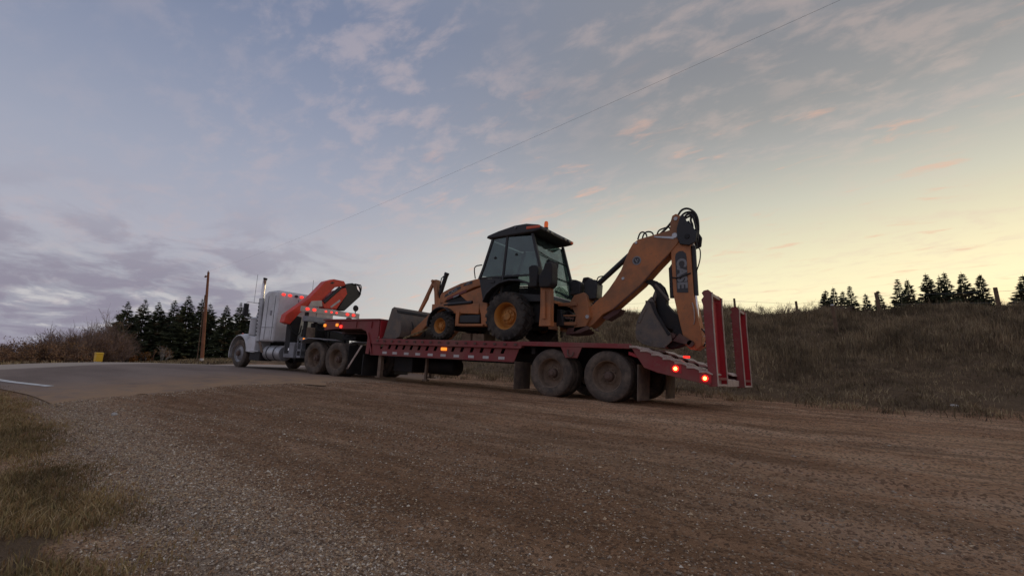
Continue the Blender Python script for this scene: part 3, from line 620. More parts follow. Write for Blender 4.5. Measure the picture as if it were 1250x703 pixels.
# ramps
for base_t, ds_, dz_ in ((.0, 0, 0), (2.30, -.07, -.03)):
    a, b_ = base_t, base_t+.87
    prof = [(-2.015, .45), (-1.92, 1.95), (-1.885, 2.06), (-1.93, 2.12), (-1.895, 2.19), (-1.93, 2.235), (-2.01, 2.25), (-2.07, 2.20), (-2.075, 1.9), (-2.165, .47)]
    prof = [(p_+ds_, z_+dz_) for p_, z_ in prof]
    m = MB(); m.prism(prof, a, a+.035); rp = add(m, 'ramp', 'red', TR, .004)
    MB().prism(prof, b_-.035, b_).build('ramp_flange', 'redbright', rp, .004)
    MB().prism([(-2.03+ds_, .54+dz_), (-1.945+ds_, 2.10+dz_), (-1.975+ds_, 2.10+dz_), (-2.06+ds_, .54+dz_)], a+.037, b_-.037).build('ramp_plate', 'redbright', rp)
    for e in (a, b_-.035):
        MB().prism([(p_+ds_, z_+dz_) for p_, z_ in [(-2.168, .47), (-2.078, 1.9), (-2.073, 2.19), (-2.088, 2.20), (-2.094, 1.9), (-2.184, .47)]], e-.006, e+.041).build('flange_edge', 'cream', rp)
        for k in range(11):
            z = .62+.125*k+dz_; s = -2.012+ds_+.0633*(z-dz_-.45)
            MB().cyl((s-.004, e+.0175, z), (s+.028, e+.0175, z), .010, n=6).build('stud', 'cream', rp)
    for k in range(6):
        z = .72+.26*k+dz_; s = -2.055+ds_+.0633*(z-dz_-.47); MB().box(s, s+.05, a+.037, b_-.037, z, z+.05).build('ramp_cleat', 'reddark', rp)
    MB().box(-2.12+ds_, -2.18+ds_, a+.06, b_-.06, .47+dz_, .505+dz_).build('ramp_foot', 'cream', rp, .005)
    MB().box(-2.12+ds_, -2.16+ds_, a+.037, b_-.037, .58+dz_, .63+dz_).build('ramp_crossbar', 'red', rp, .004)
    MB().prism([(-1.90+ds_, 2.18+dz_), (-1.94+ds_, 2.225+dz_), (-2.05+ds_, 2.21+dz_), (-2.05+ds_, 2.15+dz_)], a+.037, b_-.037).build('ramp_lip', 'cream', rp, .006)
MB().box(-2.065, -2.13, .90, 2.27, .45, .58).build('bumper_plate', 'cream', TR, .006)
# wheels
ORI_T = ORI[TR.name]
wproto = make_truck_wheel(TR); remesh_local(wproto, TR)
first = True
for s in (0.0, 1.34):
    for tt_, fl in ((0.0, False), (.33, False), (2.5, True), (2.17, True)):
        o = wproto if first else copy_part(wproto, TR); first = False
        put(o, TR, s, tt_, .525, fl); 

# ================================================================== tractor unit
TK = thing('truck_tractor', 'white conventional semi truck tractor with sleeper, chrome stack and red folding crane', 'truck', (-12.0, 1.25, 0))
m = MB(); m.box(15.6, 8.7, .80, .92, .72, 1.0); m.box(15.6, 8.7, 1.58, 1.70, .72, 1.0); m.box(15.6, 15.5, .8, 1.7, .72, 1.0); m.box(8.72, 8.8, .8, 1.7, .72, 1.0); m.box(12.5, 12.4, .8, 1.7, .72, 1.0)
add(m, 'chassis', 'blackmat', TK)
# hood, cab, sleeper
m = MB(); hp_ = [(.62, 1.0), (.62, 1.62), (.70, 1.76), (.9, 1.84), (1.25, 1.87), (1.6, 1.84), (1.8, 1.76), (1.88, 1.62), (1.88, 1.0)]
n_ = len(hp_); ring0 = [(14.5, a-.0 if True else a, z+.08*(z > 1.2)) for a, z in hp_]; ring1 = [(15.55, 1.25+(a-1.25)*.86, z-.04*(z > 1.2)) for a, z in hp_]
m.add(ring0+ring1, [(i, i+1, n_+i+1, n_+i) for i in range(n_-1)]+[tuple(range(n_)), tuple(range(2*n_-1, n_-1, -1)), (0, n_, 2*n_-1, n_-1)])
hood = add(m, 'hood', 'white', TK, .01)
m = MB(); m.box(15.58, 15.55, .75, 1.75, .75, 1.75); add(m, 'grille', 'chrome', TK, .01)
m = MB(); m.box(15.72, 15.62, .45, 2.05, .35, .68); add(m, 'front_bumper', 'chrome', TK, .03)
cabp = [(14.55, .98), (14.55, 1.95), (14.30, 2.42), (14.18, 2.50), (13.72, 2.52), (13.72, .98)]
m = MB(); m.prism(cabp, .28, 2.22); cab = add(m, 'cab', 'white', TK, .05, seg=3)
MB().prism([(14.42, 1.98), (14.22, 2.36), (13.86, 2.36), (13.86, 1.78), (14.3, 1.78)], .272, .279).build('door_window', 'glassdark', cab)
MB().box(13.95, 13.83, .255, .275, 1.55, 1.60).build('door_handle', 'chrome', cab, .005)
MB().plate([(14.57, .42, 2.0), (14.57, 2.08, 2.0), (14.345, 2.08, 2.4), (14.345, .42, 2.4)], .008).build('windshield', 'glassdark', cab)
for k in range(5): MB().lathe([(0, .05), (.035, .035), (.05, 0)], (14.05, .5+.375*k, 2.515), 10, 'z').build('roof_marker', 'lampamber' if False else 'roofamber', cab)
m = MB(); m.prism([(13.68, 1.0), (13.68, 2.72), (13.50, 2.84), (12.86, 2.86), (12.78, 2.82), (12.74, 2.72), (12.74, 1.0)], .06, 2.44); slp = add(m, 'sleeper', 'white', TK, .07, seg=3)
MB().box(13.30, 13.02, .048, .058, 1.08, 1.42).build('luggage_hatch', 'white', slp, .01)
MB().box(13.12, 13.04, .035, .057, 1.95, 2.12).build('vent_handle', 'grey', slp, .004)
for tpos, mat in ((.24, 'lampred'), (.49, 'lampred'), (.74, 'lampoff'), (.96, 'lampred'), (1.7, 'lampred'), (2.2, 'lampred')):
    MB().prismT([(tpos+.075*math.cos(a), 2.72+.046*math.sin(a)) for a in [6.283*q/16 for q in range(16)]], 12.738, 12.712).build('sleeper_lamp', mat, slp, .012)
for k in range(9):
    for e in (.12, 2.38): MB().lathe([(0, -.008), (.010, -.006), (.012, 0)], (12.739, e, 1.15+.17*k), 6, 's').build('rivet', 'silver', slp)
MB().box(12.738, 12.728, 1.0, 1.5, 1.05, 1.95).build('rear_panel', 'silver', slp, .005)
for s in (13.36, 12.90): MB().box(s+.006, s-.006, .052, .0585, 1.08, 2.66).build('panel_seam', 'blackmat', slp)
MB().box(13.66, 12.80, .052, .0585, 1.50, 1.512).build('panel_seam', 'blackmat', slp)
for tq_ in (.85, 1.65): MB().box(12.7385, 12.732, tq_, tq_+.012, 1.05, 2.6).build('panel_seam', 'blackmat', slp)
m = MB(); m.box(12.75, 12.70, .08, 2.42, .96, 1.02); add(m, 'sleeper_sill', 'blackmat', TK, .005)
# front fenders
for far in (0, 1):
    ang = [rad(a) for a in range(-18, 186, 12)]; m = MB(); vs_ = []; fs = []
    tt0, tt1 = (-.03, .66) if not far else (2.53, 1.84)
    prof = [(.64+.00, tt0+.0*1, 0)]
    pr_ = [(.615, tt0+(.02 if not far else -.02)), (.645, tt0+(.05 if not far else -.05)), (.685, tt0+(.22 if not far else -.22)), (.68, tt1)]
    rows = []
    for a in ang:
        for r_, t_ in pr_: vs_.append((14.95+r_*math.cos(a), t_, .54+r_*math.sin(a)*(1.04)))
    vs_ += [(13.85+.0, t_, .58) for r_, t_ in pr_]
    k4 = len(pr_); nn_ = len(ang)+1
    fs = [(i*k4+j, i*k4+j+1, (i+1)*k4+j+1, (i+1)*k4+j) for i in range(nn_-1) for j in range(k4-1)]
    m.add(vs_, fs); fo = m.build('fender', 'white', TK); sm_ = fo.modifiers.new('solid', 'SOLIDIFY'); sm_.thickness = .02; sm_.offset = 1
    tq = .35 if not far else 2.15
    MB().prism([(14.42, .62), (14.30, 1.05), (14.2, 1.17), (13.80, 1.17), (13.80, .58)], *((.0, .6) if not far else (1.9, 2.5))).build('fender_skirt', 'white', TK, .02)
    if not far: MB().lathe([(0, .06), (.03, .05), (.04, 0)], (14.98, .12, 1.235), 10, 'z').build('fender_lamp', 'roofamber', TK)
    # stack, cleaner, mirror, tank
    tq = .10 if not far else 2.40
    if not far:
        m = MB(); m.cyl((13.78, tq, 1.0), (13.90, tq, 2.58), .105, .10, 16); st = m.build('stack_shield', 'silver', TK)
        for k in range(10): MB().box(13.80+.012*k, 13.77+.012*k, tq-.115, tq-.10, 1.2+.13*k, 1.25+.13*k).build('shield_slot', 'blackmat', st)
        m = MB(); m.tube([(13.89, tq, 2.5), (13.905, tq, 2.9), (13.90, tq, 3.2), (13.86, tq, 3.33)], .066, 14, 1); add(m, 'exhaust_stack', 'chrome', TK, 0)
        MB().cyl((13.868, tq, 3.30), (13.85, tq, 3.36), .071, n=14).build('stack_tip', 'blackmat', TK)
    ta = .30 if not far else 2.20
    m = MB(); m.lathe([(0, -.0), (.16, .0), (.185, .02), (.185, .60), (.20, .61), (.20, .65), (.12, .69), (0, .69)], (14.36, ta-.08, 1.20), 24, 'z'); add(m, 'air_cleaner', 'silver', TK, 0)
    tm_ = -.16 if not far else 2.66
    m = MB(); m.box(14.50, 14.42, tm_-.09, tm_+.09, 1.92, 2.38); mr = add(m, 'mirror', 'black', TK, .02)
    MB().tube([(14.46, tm_, 2.40), (14.40, tm_, 2.44), (14.2, .28 if not far else 2.22, 2.42)], .012, 6).build('mirror_arm', 'chrome', mr)
    MB().tube([(14.46, tm_, 1.90), (14.42, tm_, 1.86), (14.3, .28 if not far else 2.22, 1.80)], .012, 6).build('mirror_arm', 'chrome', mr)
    tf = .32 if not far else 2.18
    m = MB(); m.lathe([(0, 0), (.24, .0), (.27, .03), (.27, 1.02), (.24, 1.05), (0, 1.05)], (12.30, tf, .61), 24, 's'); tk = add(m, 'fuel_tank', 'silver', TK, 0)
    for s in (12.6, 13.05): MB().lathe([(.272, 0), (.278, 0), (.278, .05), (.272, .05)], (s, tf, .61), 24, 's').build('tank_strap', 'blackmat', tk)
    m = MB(); m.box(14.15, 13.45, tf-.28, tf+.2, .30, .62); bx_ = add(m, 'battery_box', 'blackmat', TK, .01)
    MB().box(14.1, 13.5, tf-.33, tf-.1, .62, .65).build('step_plate', 'silver', bx_)
    MB().prism([(13.62, .98), (13.50, .98), (13.26, .60), (13.40, .60)], *((.03, .06) if not far else (2.44, 2.47))).build('step_bracket', 'rim', TK, .004)
m = MB(); m.tube([(14.25, .0, 2.42), (14.25, .0, 3.5)], .006, 4); m.build('antenna', 'blackmat', TK)
m = MB(); m.tube([(14.0, 2.2, 2.5), (14.02, 2.2, 3.65)], .006, 4); m.build('antenna', 'blackmat', TK)
# deck between sleeper and drives
m = MB(); m.box(12.02, 11.42, .08, .52, .48, 1.0); tb = add(m, 'tool_box', 'grey', TK, .015)
MB().box(11.75, 11.69, .07, .08, .72, .80).build('latch', 'chrome', tb)
m = MB(); m.box(11.36, 11.10, .14, .40, .50, .56); m.box(11.36, 11.10, .14, .40, .72, .78); m.box(11.36, 11.33, .14, .17, .5, 1.05); m.box(11.13, 11.10, .14, .17, .5, 1.05); add(m, 'side_steps', 'grey', TK, .004)
m = MB(); m.box(12.65, 10.5, .5, 2.0, 1.0, 1.08); add(m, 'deck_plate', 'blackmat', TK, .004)
add(MB().box(11.32, 11.05, .2, 1.3, 1.74, 1.92), 'rack_box', 'grey', TK, .008)
for a_, b2, z1_ in ((.25, .33, 2.05), (.62, .70, 1.735), (1.12, 1.2, 1.735), (1.95, 2.1, 2.05)): add(MB().box(11.3, 11.16, a_, b2, 1.08, z1_), 'rack_post', 'blackmat', TK, .008)
add(MB().lathe([(0, 0), (.15, 0), (.17, .02), (.17, .40), (.15, .42), (0, .42)], (11.2, .46, 1.12), 16, 'z'), 'oil_tank', 'rim', TK)
add(MB().box(11.28, 11.18, 1.25, 1.85, 1.1, 1.6), 'rack_panel', 'blackmat', TK, .01)
m = MB(); m.box(11.14, 11.06, -.03, 2.36, 2.05, 2.23); lb = add(m, 'light_bar', 'barplate', TK, .008)
for tpos in (.18, .44, .90, 1.13, 1.34, 1.81, 2.08):
    big = tpos in (.18, .44, 1.81, 2.08); r_ = .072 if big else .045
    MB().prismT([(tpos+r_*math.cos(a), 2.15+r_*.66*math.sin(a)) for a in [6.283*q/16 for q in range(16)]], 11.059, 11.035).build('bar_lamp', 'lampred', lb, .01)
m = MB(); m.lathe([(0, -.05), (.10, -.04), (.12, 0), (.10, .03), (0, .04)], (11.1, 2.18, 2.42), 18, 's'); m.cyl((11.1, 2.18, 2.22), (11.1, 2.18, 2.36), .018, n=6); add(m, 'work_lamp', 'blackmat', TK, 0)
for k in range(5): MB().tube([(11.2, .55+.12*k, 1.6), (11.0, .6+.12*k, 1.45), (10.6, .75+.1*k, 1.5), (10.0, 1.0, 1.35)], .014, 6, 2).build('air_line', 'hose', TK)
# quarter fenders with amber lamp
for far in (0, 1):
    a, b_ = (.0, .62) if not far else (1.88, 2.5)
    m = MB(); m.prism([(10.95, 1.00), (10.86, 1.10), (10.55, 1.17), (9.95, 1.16), (9.60, 1.12), (9.60, 1.10), (9.95, 1.135), (10.55, 1.145), (10.84, 1.08), (10.93, .99)], a, b_); qf = add(m, 'quarter_fender', 'grey', TK, .002)
    if not far:
        MB().box(11.02, 10.86, -.02, .12, 1.06, 1.18).build('lamp_box', 'grey', qf, .01)
        MB().lathe([(0, -.02), (.035, -.015), (.04, 0)], (10.857, .05, 1.12), 10, 's').build('lamp', 'lampamber', qf)
    MB().box(8.40, 8.385, a, b_, .12, .98).build('mud_flap', 'blackmat', TK, .01)
    MB().prism([(8.46, .26), (8.38, .26), (7.80, .98), (7.88, .98)], a+.02, a+.04).build('flap_brace', 'cream' if not far else 'grey', TK, .004)
m = MB(); m.box(9.9, 9.2, .85, 1.65, 1.16, 1.30); m.cyl((9.55, 1.25, 1.26), (9.55, 1.25, 1.35), .45, n=24); add(m, 'fifth_wheel', 'blackmat', TK, .01)
for s in (9.02, 10.15, 14.95): MB().cyl((s, .2, .53), (s, 2.3, .53), .08, n=10).build('axle', 'blackmat', TK)
for s in (9.02, 10.15):
    for tt_, fl in ((0.0, False), (.33, False), (2.5, True), (2.17, True)): put(copy_part(wproto, TK), TK, s, tt_, .525, fl)
sproto = make_truck_wheel(TK, True, 'rimlight'); remesh_local(sproto, TK)
put(sproto, TK, 14.95, 0.03, .525); put(copy_part(sproto, TK), TK, 14.95, 2.47, .525, True)
# folded loader crane, lying across the truck
m = MB(); m.box(12.15, 11.55, .75, 1.75, 1.0, 1.5); m.cyl((11.85, 1.25, 1.4), (11.85, 1.25, 1.75), .3, n=20); m.prismT([(.08, .6), (.30, .6), (.42, 1.9), (.05, 1.95)], 12.0, 11.7); m.prismT([(2.2, .6), (2.42, .6), (2.42, 1.5), (2.2, 1.5)], 12.0, 11.7)
cr = add(m, 'loader_crane', 'blackmat', TK, .015); cr['label'] = 'red orange folding crane bent double behind the sleeper'
MB().prismT([(-.24, 1.66), (-.20, 1.92), (.62, 2.62), (1.17, 3.30), (1.52, 3.45), (1.97, 3.45), (2.09, 3.30), (1.60, 3.15), (1.08, 2.55), (.56, 2.26), (.30, 2.02), (-.02, 1.60)], 11.97, 11.67).build('main_boom', 'craner', cr, .02)
MB().prismT([(1.06, 2.50), (1.60, 3.02), (2.03, 3.20), (2.12, 2.98), (1.72, 2.34), (1.20, 2.30)], 11.92, 11.60).build('outer_boom', 'craner', cr, .02)
MB().prismT([(2.02, 3.32), (2.34, 3.44), (2.54, 3.40), (2.60, 3.25), (2.80, 3.08), (2.74, 2.95), (2.10, 2.32), (1.80, 2.33), (2.12, 2.98)], 11.95, 11.65).build('extension_booms', 'black', cr, .015)
MB().cyl((11.62, 1.15, 2.52), (11.62, 1.78, 3.16), .07, n=10).build('boom_cylinder', 'black', cr)
MB().prismT([(.56, 2.30), (.66, 2.50), (1.05, 2.58), (1.10, 2.36)], 11.64, 11.58).build('valve_cover', 'barplate', cr, .01)
MB().prismT([(1.42, 2.40), (1.80, 2.72), (1.84, 2.66), (1.48, 2.36)], 11.597, 11.59).build('boom_decal', 'tape', cr)
MB().prismT([(1.36, 3.26), (1.44, 3.34), (1.56, 3.34), (1.48, 3.26)], 11.667, 11.66).build('boom_window', 'black', cr)
for k in range(3): MB().tube([(11.64, 2.35+.1*k, 3.38), (11.62, 2.5+.1*k, 3.44), (11.62, 2.66+.05*k, 3.30), (11.62, 2.72, 3.12-.05*k)], .02, 6, 2).build('hose', 'hose', cr)
MB().tube([(11.64, -.1, 1.6), (11.6, .1, 1.3), (11.62, .35, 1.25), (11.64, .4, 1.6)], .022, 6, 2).build('hose', 'hose', cr)

# ================================================================== backhoe loader
BH = thing('backhoe_loader', 'orange backhoe loader with black cab riding backwards-folded on the trailer deck', 'backhoe', (-3.9, 1.25, 1.19))
BH['label'] = 'orange backhoe loader with black cab and raised digging arm on the trailer deck'
# chassis and belly
m = MB(); m.prism([(5.6, 1.75), (5.5, 2.1), (4.1, 2.1), (1.6, 2.05), (1.5, 1.65), (2.2, 1.6), (4.6, 1.55), (5.3, 1.6)], .85, 1.65); m.box(3.7, 1.7, .66, 1.84, 1.7, 2.2); m.box(5.3, 3.9, .78, 1.72, 1.95, 2.45); add(m, 'chassis', 'blackmat', BH, .02)
# hood
hp2 = [(5.52, 2.52), (5.44, 2.60), (5.18, 2.70), (4.78, 2.83), (4.26, 2.92), (3.95, 2.95), (3.95, 2.74), (4.30, 2.68), (4.52, 2.60), (5.26, 2.37), (5.36, 2.26), (5.54, 2.30)]
m = MB(); m.prism(hp2, .75, 1.75); hd = add(m, 'hood', 'orange', BH, .03, seg=3)
MB().prism([(5.24, 2.425), (4.54, 2.645), (4.52, 2.58), (5.24, 2.355)], .742, .749).build('side_stripe', 'stripe', hd)
MB().prism([(5.0, 2.455), (4.80, 2.515), (4.80, 2.475), (5.0, 2.415)], .737, .741).build('stripe_mark', 'letter', hd)
sl_d = Vector((.56, 0, .235)).normalized(); sl_u = Vector((-sl_d.z, 0, sl_d.x))
MB().prism([(5.34, 2.445), (5.32, 2.52), (4.78, 2.755), (4.74, 2.68)], .744, .7495).build('name_panel', 'decal', hd)
text_mesh('CASE', .145, hd, 'lettering', 'letter', (-5.04, .742, 2.603), sl_d, sl_u, .003, .004, .15, 1.05)
MB().prism([(4.66, 2.735), (4.64, 2.79), (4.36, 2.875), (4.34, 2.80)], .744, .7495).build('number_panel', 'decal', hd)
text_mesh('580', .095, hd, 'lettering', 'letter', (-4.5, .742, 2.80), sl_d, sl_u, .003, .002, .15)
m = MB(); m.prism([(4.78, 2.50), (4.50, 2.57), (3.95, 2.72), (3.92, 2.2), (4.35, 2.2)], .765, 1.735); add(m, 'engine_side', 'orange', BH, .01)
m = MB(); m.box(5.58, 5.54, .85, 1.65, 1.9, 2.42); add(m, 'front_grille', 'black', BH, .02)
# loader frame and arms
for far in (0, 1):
    def q(t0, t1): return (t0, t1) if not far else (2.5-t1, 2.5-t0)
    m = MB(); m.prism([(3.86, 2.20), (5.10, 2.26), (5.36, 2.18), (5.50, 2.05), (6.35, 1.42), (6.30, 1.30), (6.05, 1.33), (5.30, 1.98), (5.05, 2.06), (4.70, 1.95), (3.86, 1.92)], *q(.50, .62)); la = add(m, 'loader_arm', 'orange', BH, .015)
    m = MB(); m.cyl((4.95, q(.45, .55)[0]+.05, 2.20), (4.1, q(.45, .55)[0]+.05, 2.24), .045, n=10); m.cyl((5.1, q(.45, .55)[0]+.05, 2.19), (4.95, q(.45, .55)[0]+.05, 2.20), .022, n=8); m.build('lift_cylinder', 'black', la)
    m = MB(); m.prism([(4.0, 2.5), (3.62, 2.5), (3.58, 1.60), (3.76, 1.60), (3.80, 1.9)], *q(.52, .68)); add(m, 'loader_tower', 'orange', BH, .01)
    m = MB(); m.prism([(4.62, 2.0), (4.50, 2.0), (4.52, 1.66), (3.66, 1.66), (3.66, 1.60), (4.62, 1.60)], *q(.46, .74)); add(m, 'step_frame', 'orange', BH, .01)
    m = MB(); m.box(4.50, 3.80, *q(.48, .8), 1.68, 1.90); add(m, 'fuel_tank', 'black', BH, .03)
    m = MB(); a0, a1 = q(.30, .62)
    fp = [(5.05+.47*math.cos(rad(a)), 1.65+.47*math.sin(rad(a))) for a in range(-10, 150, 16)]+[(5.05+.445*math.cos(rad(a)), 1.65+.445*math.sin(rad(a))) for a in range(134, -20, -16)]
    m.prism(fp, a0, a1); add(m, 'front_fender', 'black', BH, 0)
m = MB(); m.prism([(6.86, 1.93), (6.77, 2.05), (6.70, 2.02), (6.20, 2.98), (6.28, 3.06), (6.18, 3.10)], 1.2, 1.21)
lk_ = MB(); lk_.prism([(6.83, 2.03), (6.76, 2.00), (6.44, 2.50), (6.41, 2.60), (6.20, 3.02), (6.27, 3.06), (6.48, 2.68)], 1.17, 1.25); lk_.prism([(6.29, 3.06), (6.12, 3.08), (6.08, 3.0), (5.97, 2.30), (6.10, 2.28), (6.16, 2.7)], 1.16, 1.34)
lk_.cyl((6.24, 1.12, 3.03), (6.24, 1.38, 3.03), .05, n=10); add(lk_, 'bucket_linkage', 'orange', BH, .008)
m = MB(); m.cyl((5.79, 1.25, 3.22), (5.98, 1.25, 2.66), .065, n=12); m.cyl((5.98, 1.25, 2.66), (6.10, 1.25, 2.35), .035, n=10); m.cyl((5.77, 1.25, 3.28), (5.80, 1.25, 3.20), .075, n=12); m.tube([(5.82, 1.19, 3.18), (5.90, 1.16, 3.1), (5.96, 1.18, 2.8)], .018, 6); add(m, 'dump_cylinder', 'black', BH, 0)
m = MB(); m.box(6.05, 5.5, 1.0, 1.5, 1.9, 2.3); add(m, 'loader_crossmember', 'orange', BH, .01)
# loader bucket: side plates, curved back, cutting edge
prof = [(7.02, 1.215), (6.80, 1.205), (6.50, 1.21), (6.36, 1.26), (6.30, 1.40), (6.33, 1.62), (6.44, 1.85), (6.58, 2.03), (6.66, 2.10)]
inner = [(s+.022, z+.018) for s, z in prof]
m = MB(); m.prism(prof+inner[::-1], .12, 2.38); bk = add(m, 'loader_bucket', 'steel', BH, .003)
for a, b_ in ((.10, .119), (2.381, 2.40)):
    MB().prism(prof[:1]+[(6.80, 1.205), (6.50, 1.21), (6.36, 1.26), (6.30, 1.40), (6.33, 1.62), (6.44, 1.85), (6.58, 2.03), (6.66, 2.12), (6.76, 2.07)], a, b_).build('bucket_side', 'steel', bk, .004)
MB().box(7.10, 6.96, .10, 2.40, 1.203, 1.222).build('cutting_edge', 'steel', bk)
MB().prism([(6.56, 2.035), (6.50, 1.96), (6.53, 1.94), (6.62, 2.03)], .12, 2.38).build('bucket_lip', 'blackmat', bk)
for a in (.55, 1.05, 1.45, 1.9): MB().prism([(6.40, 1.30), (6.28, 1.36), (6.30, 1.62), (6.46, 1.84)], a, a+.03).build('bucket_bracket', 'blackmat', bk, .003)
# cab: posts, roof, panels, panes, inside
def bar(m, p, q_, w1, w2):
    p = Vector(p); q_ = Vector(q_); d = (q_-p).normalized(); u = Vector((0, 1, 0)); v = d.cross(u).normalized(); u = v.cross(d)
    c = [p+u*a+v*b_ for a, b_ in ((-w1, -w2), (w1, -w2), (w1, w2), (-w1, w2))]; c2_ = [x+(q_-p) for x in c]
    m.add(c+c2_, [(0, 1, 2, 3), (7, 6, 5, 4), (0, 4, 5, 1), (1, 5, 6, 2), (2, 6, 7, 3), (3, 7, 4, 0)])
m = MB(); m.prism([(3.80, 2.50), (3.72, 2.28), (3.40, 2.20), (1.75, 2.2), (1.78, 2.32), (1.84, 2.38)], .50, 2.0); cb = add(m, 'cab_body', 'black', BH, .02)
for t_ in (.47, 2.03):
    sg = 1 if t_ < 1 else -1
    for p, q_ in (((3.88, 2.84), (3.76, 3.12)), ((3.76, 3.12), (3.50, 3.90)), ((3.14, 2.30), (3.03, 3.92)), ((1.78, 2.30), (2.27, 3.92))):
        m = MB(); bar(m, (p[0], t_, p[1]), (q_[0], t_, q_[1]), .035, .035 if p[0] != 3.14 else .03); m.build('cab_post', 'black', cb, .008)
    m = MB(); bar(m, (3.86, t_, 2.87), (1.96, t_, 2.87), .025, .022); m.build('waist_rail', 'black', cb, .006)
    MB().prism([(3.87, 2.84), (3.71, 2.28), (3.45, 2.24), (3.17, 2.6), (3.16, 2.84)], t_-.02*sg, t_+.02*sg).build('door_panel', 'black', cb, .008)
    MB().prism([(3.82, 2.90), (3.72, 3.12), (3.47, 3.88), (3.07, 3.90), (3.14, 2.90)], t_-.012, t_-.006).build('pane', 'glassdark', cb)
    MB().prism([(3.08, 2.90), (3.00, 3.90), (2.29, 3.87), (2.00, 2.90)], t_-.012, t_-.006).build('pane', 'glassdark', cb)
    MB().box(3.5, 3.36, t_-.045*sg, t_-.03*sg, 2.72, 2.77).build('door_handle', 'black', cb)
    for (s, z) in ((3.38, 3.38), (2.72, 3.42)): MB().lathe([(0, -.02*sg), (.035, -.015*sg), (.035, 0)], (s, t_-.014*sg, z), 10).build('pane_stud', 'blackmat', cb)
MB().plate([(1.87, .50, 2.40), (1.87, 2.0, 2.40), (2.27, 2.0, 3.86), (2.27, .50, 3.86)], .006).build('rear_pane', 'glass', cb)
MB().plate([(3.84, .50, 2.95), (3.84, 2.0, 2.95), (3.52, 2.0, 3.84), (3.52, .50, 3.84)], .006).build('windshield', 'glass', cb)
for z in (2.93, 3.42): 
    s = 1.865+(z-2.40)*.274; MB().tube([(s-.015, .5, z+.06), (s-.02, 1.0, z), (s-.02, 1.5, z-.02), (s-.015, 2.0, z-.02)], .013, 5, 1).build('rear_window_bar', 'black', cb)
MB().plate([(1.80, .50, 2.30), (1.80, 2.0, 2.30), (1.86, 2.0, 2.40), (1.86, .50, 2.40)], .02).build('rear_sill', 'barplate', cb)
m = MB(); m.prism([(3.70, 3.93), (3.66, 4.00), (3.30, 4.09), (2.80, 4.18), (2.45, 4.19), (2.10, 4.13), (1.98, 4.05), (1.98, 3.97), (2.20, 3.94), (3.40, 3.90)], .40, 2.10); rf = add(m, 'roof', 'black', cb, .05, seg=3)
MB().box(2.42, 2.02, .385, .399, 4.03, 4.10).build('roof_lamp', 'roofamber', rf, .006)
for t_ in (.62, .82, 1.55, 1.78): MB().box(1.985, 1.955, t_, t_+.13, 3.985, 4.055).build('work_lamp', 'lampoff', rf, .01)
MB().box(2.0, 1.955, 1.95, 2.06, 3.98, 4.05).build('roof_lamp', 'roofamber', rf, .01)
MB().lathe([(0, -.03), (.03, -.03), (.035, 0)], (2.75, .4, 4.11), 10).build('work_lamp', 'lampoff', rf)
m = MB(); m.lathe([(.06, .0), (.06, .04), (.055, .04)], (2.18, .95, 4.14), 14, 'z'); m.cyl((2.18, .95, 4.12), (2.18, .95, 4.19), .06, n=14); bc = m.build('beacon_base', 'black', rf)
m = MB(); m.lathe([(.052, 0), (.055, .10), (.045, .155), (.02, .17), (0, .17)], (2.18, .95, 4.19), 14, 'z'); m.build('beacon', 'beacon', rf)
MB().prism([(2.7, 2.25), (2.2, 2.25), (2.15, 2.75), (2.05, 3.35), (2.15, 3.38), (2.3, 2.85), (2.7, 2.8)], 1.0, 1.5).build('operator_seat', 'seat', cb, .04)
MB().prism([(3.6, 2.3), (3.3, 2.3), (3.2, 2.95), (3.45, 3.1)], 1.05, 1.45).build('dashboard', 'seat', cb, .02)
MB().lathe([(.19, -.01), (.205, 0), (.19, .01), (.19, -.01)], (3.15, 1.25, 3.08), 18, 'z').build('steering_wheel', 'black', cb)
MB().tube([(3.80, .44, 3.22), (3.98, .40, 3.20), (4.03, .40, 3.12), (4.0, .44, 2.86)], .016, 6, 1).build('grab_handle', 'black', cb)
# rear fenders
for far in (0, 1):
    a0, a1 = (.24, .62) if not far else (1.88, 2.26)
    fp = [(3.56, 2.24), (3.46, 2.44), (3.28, 2.59), (3.05, 2.71), (2.78, 2.76), (2.48, 2.74), (2.20, 2.64), (2.02, 2.52)]
    m = MB(); m.prism(fp+[(s-.005, z-.05) for s, z in fp[::-1]], a0, a1); add(m, 'rear_fender', 'black', BH, .008)
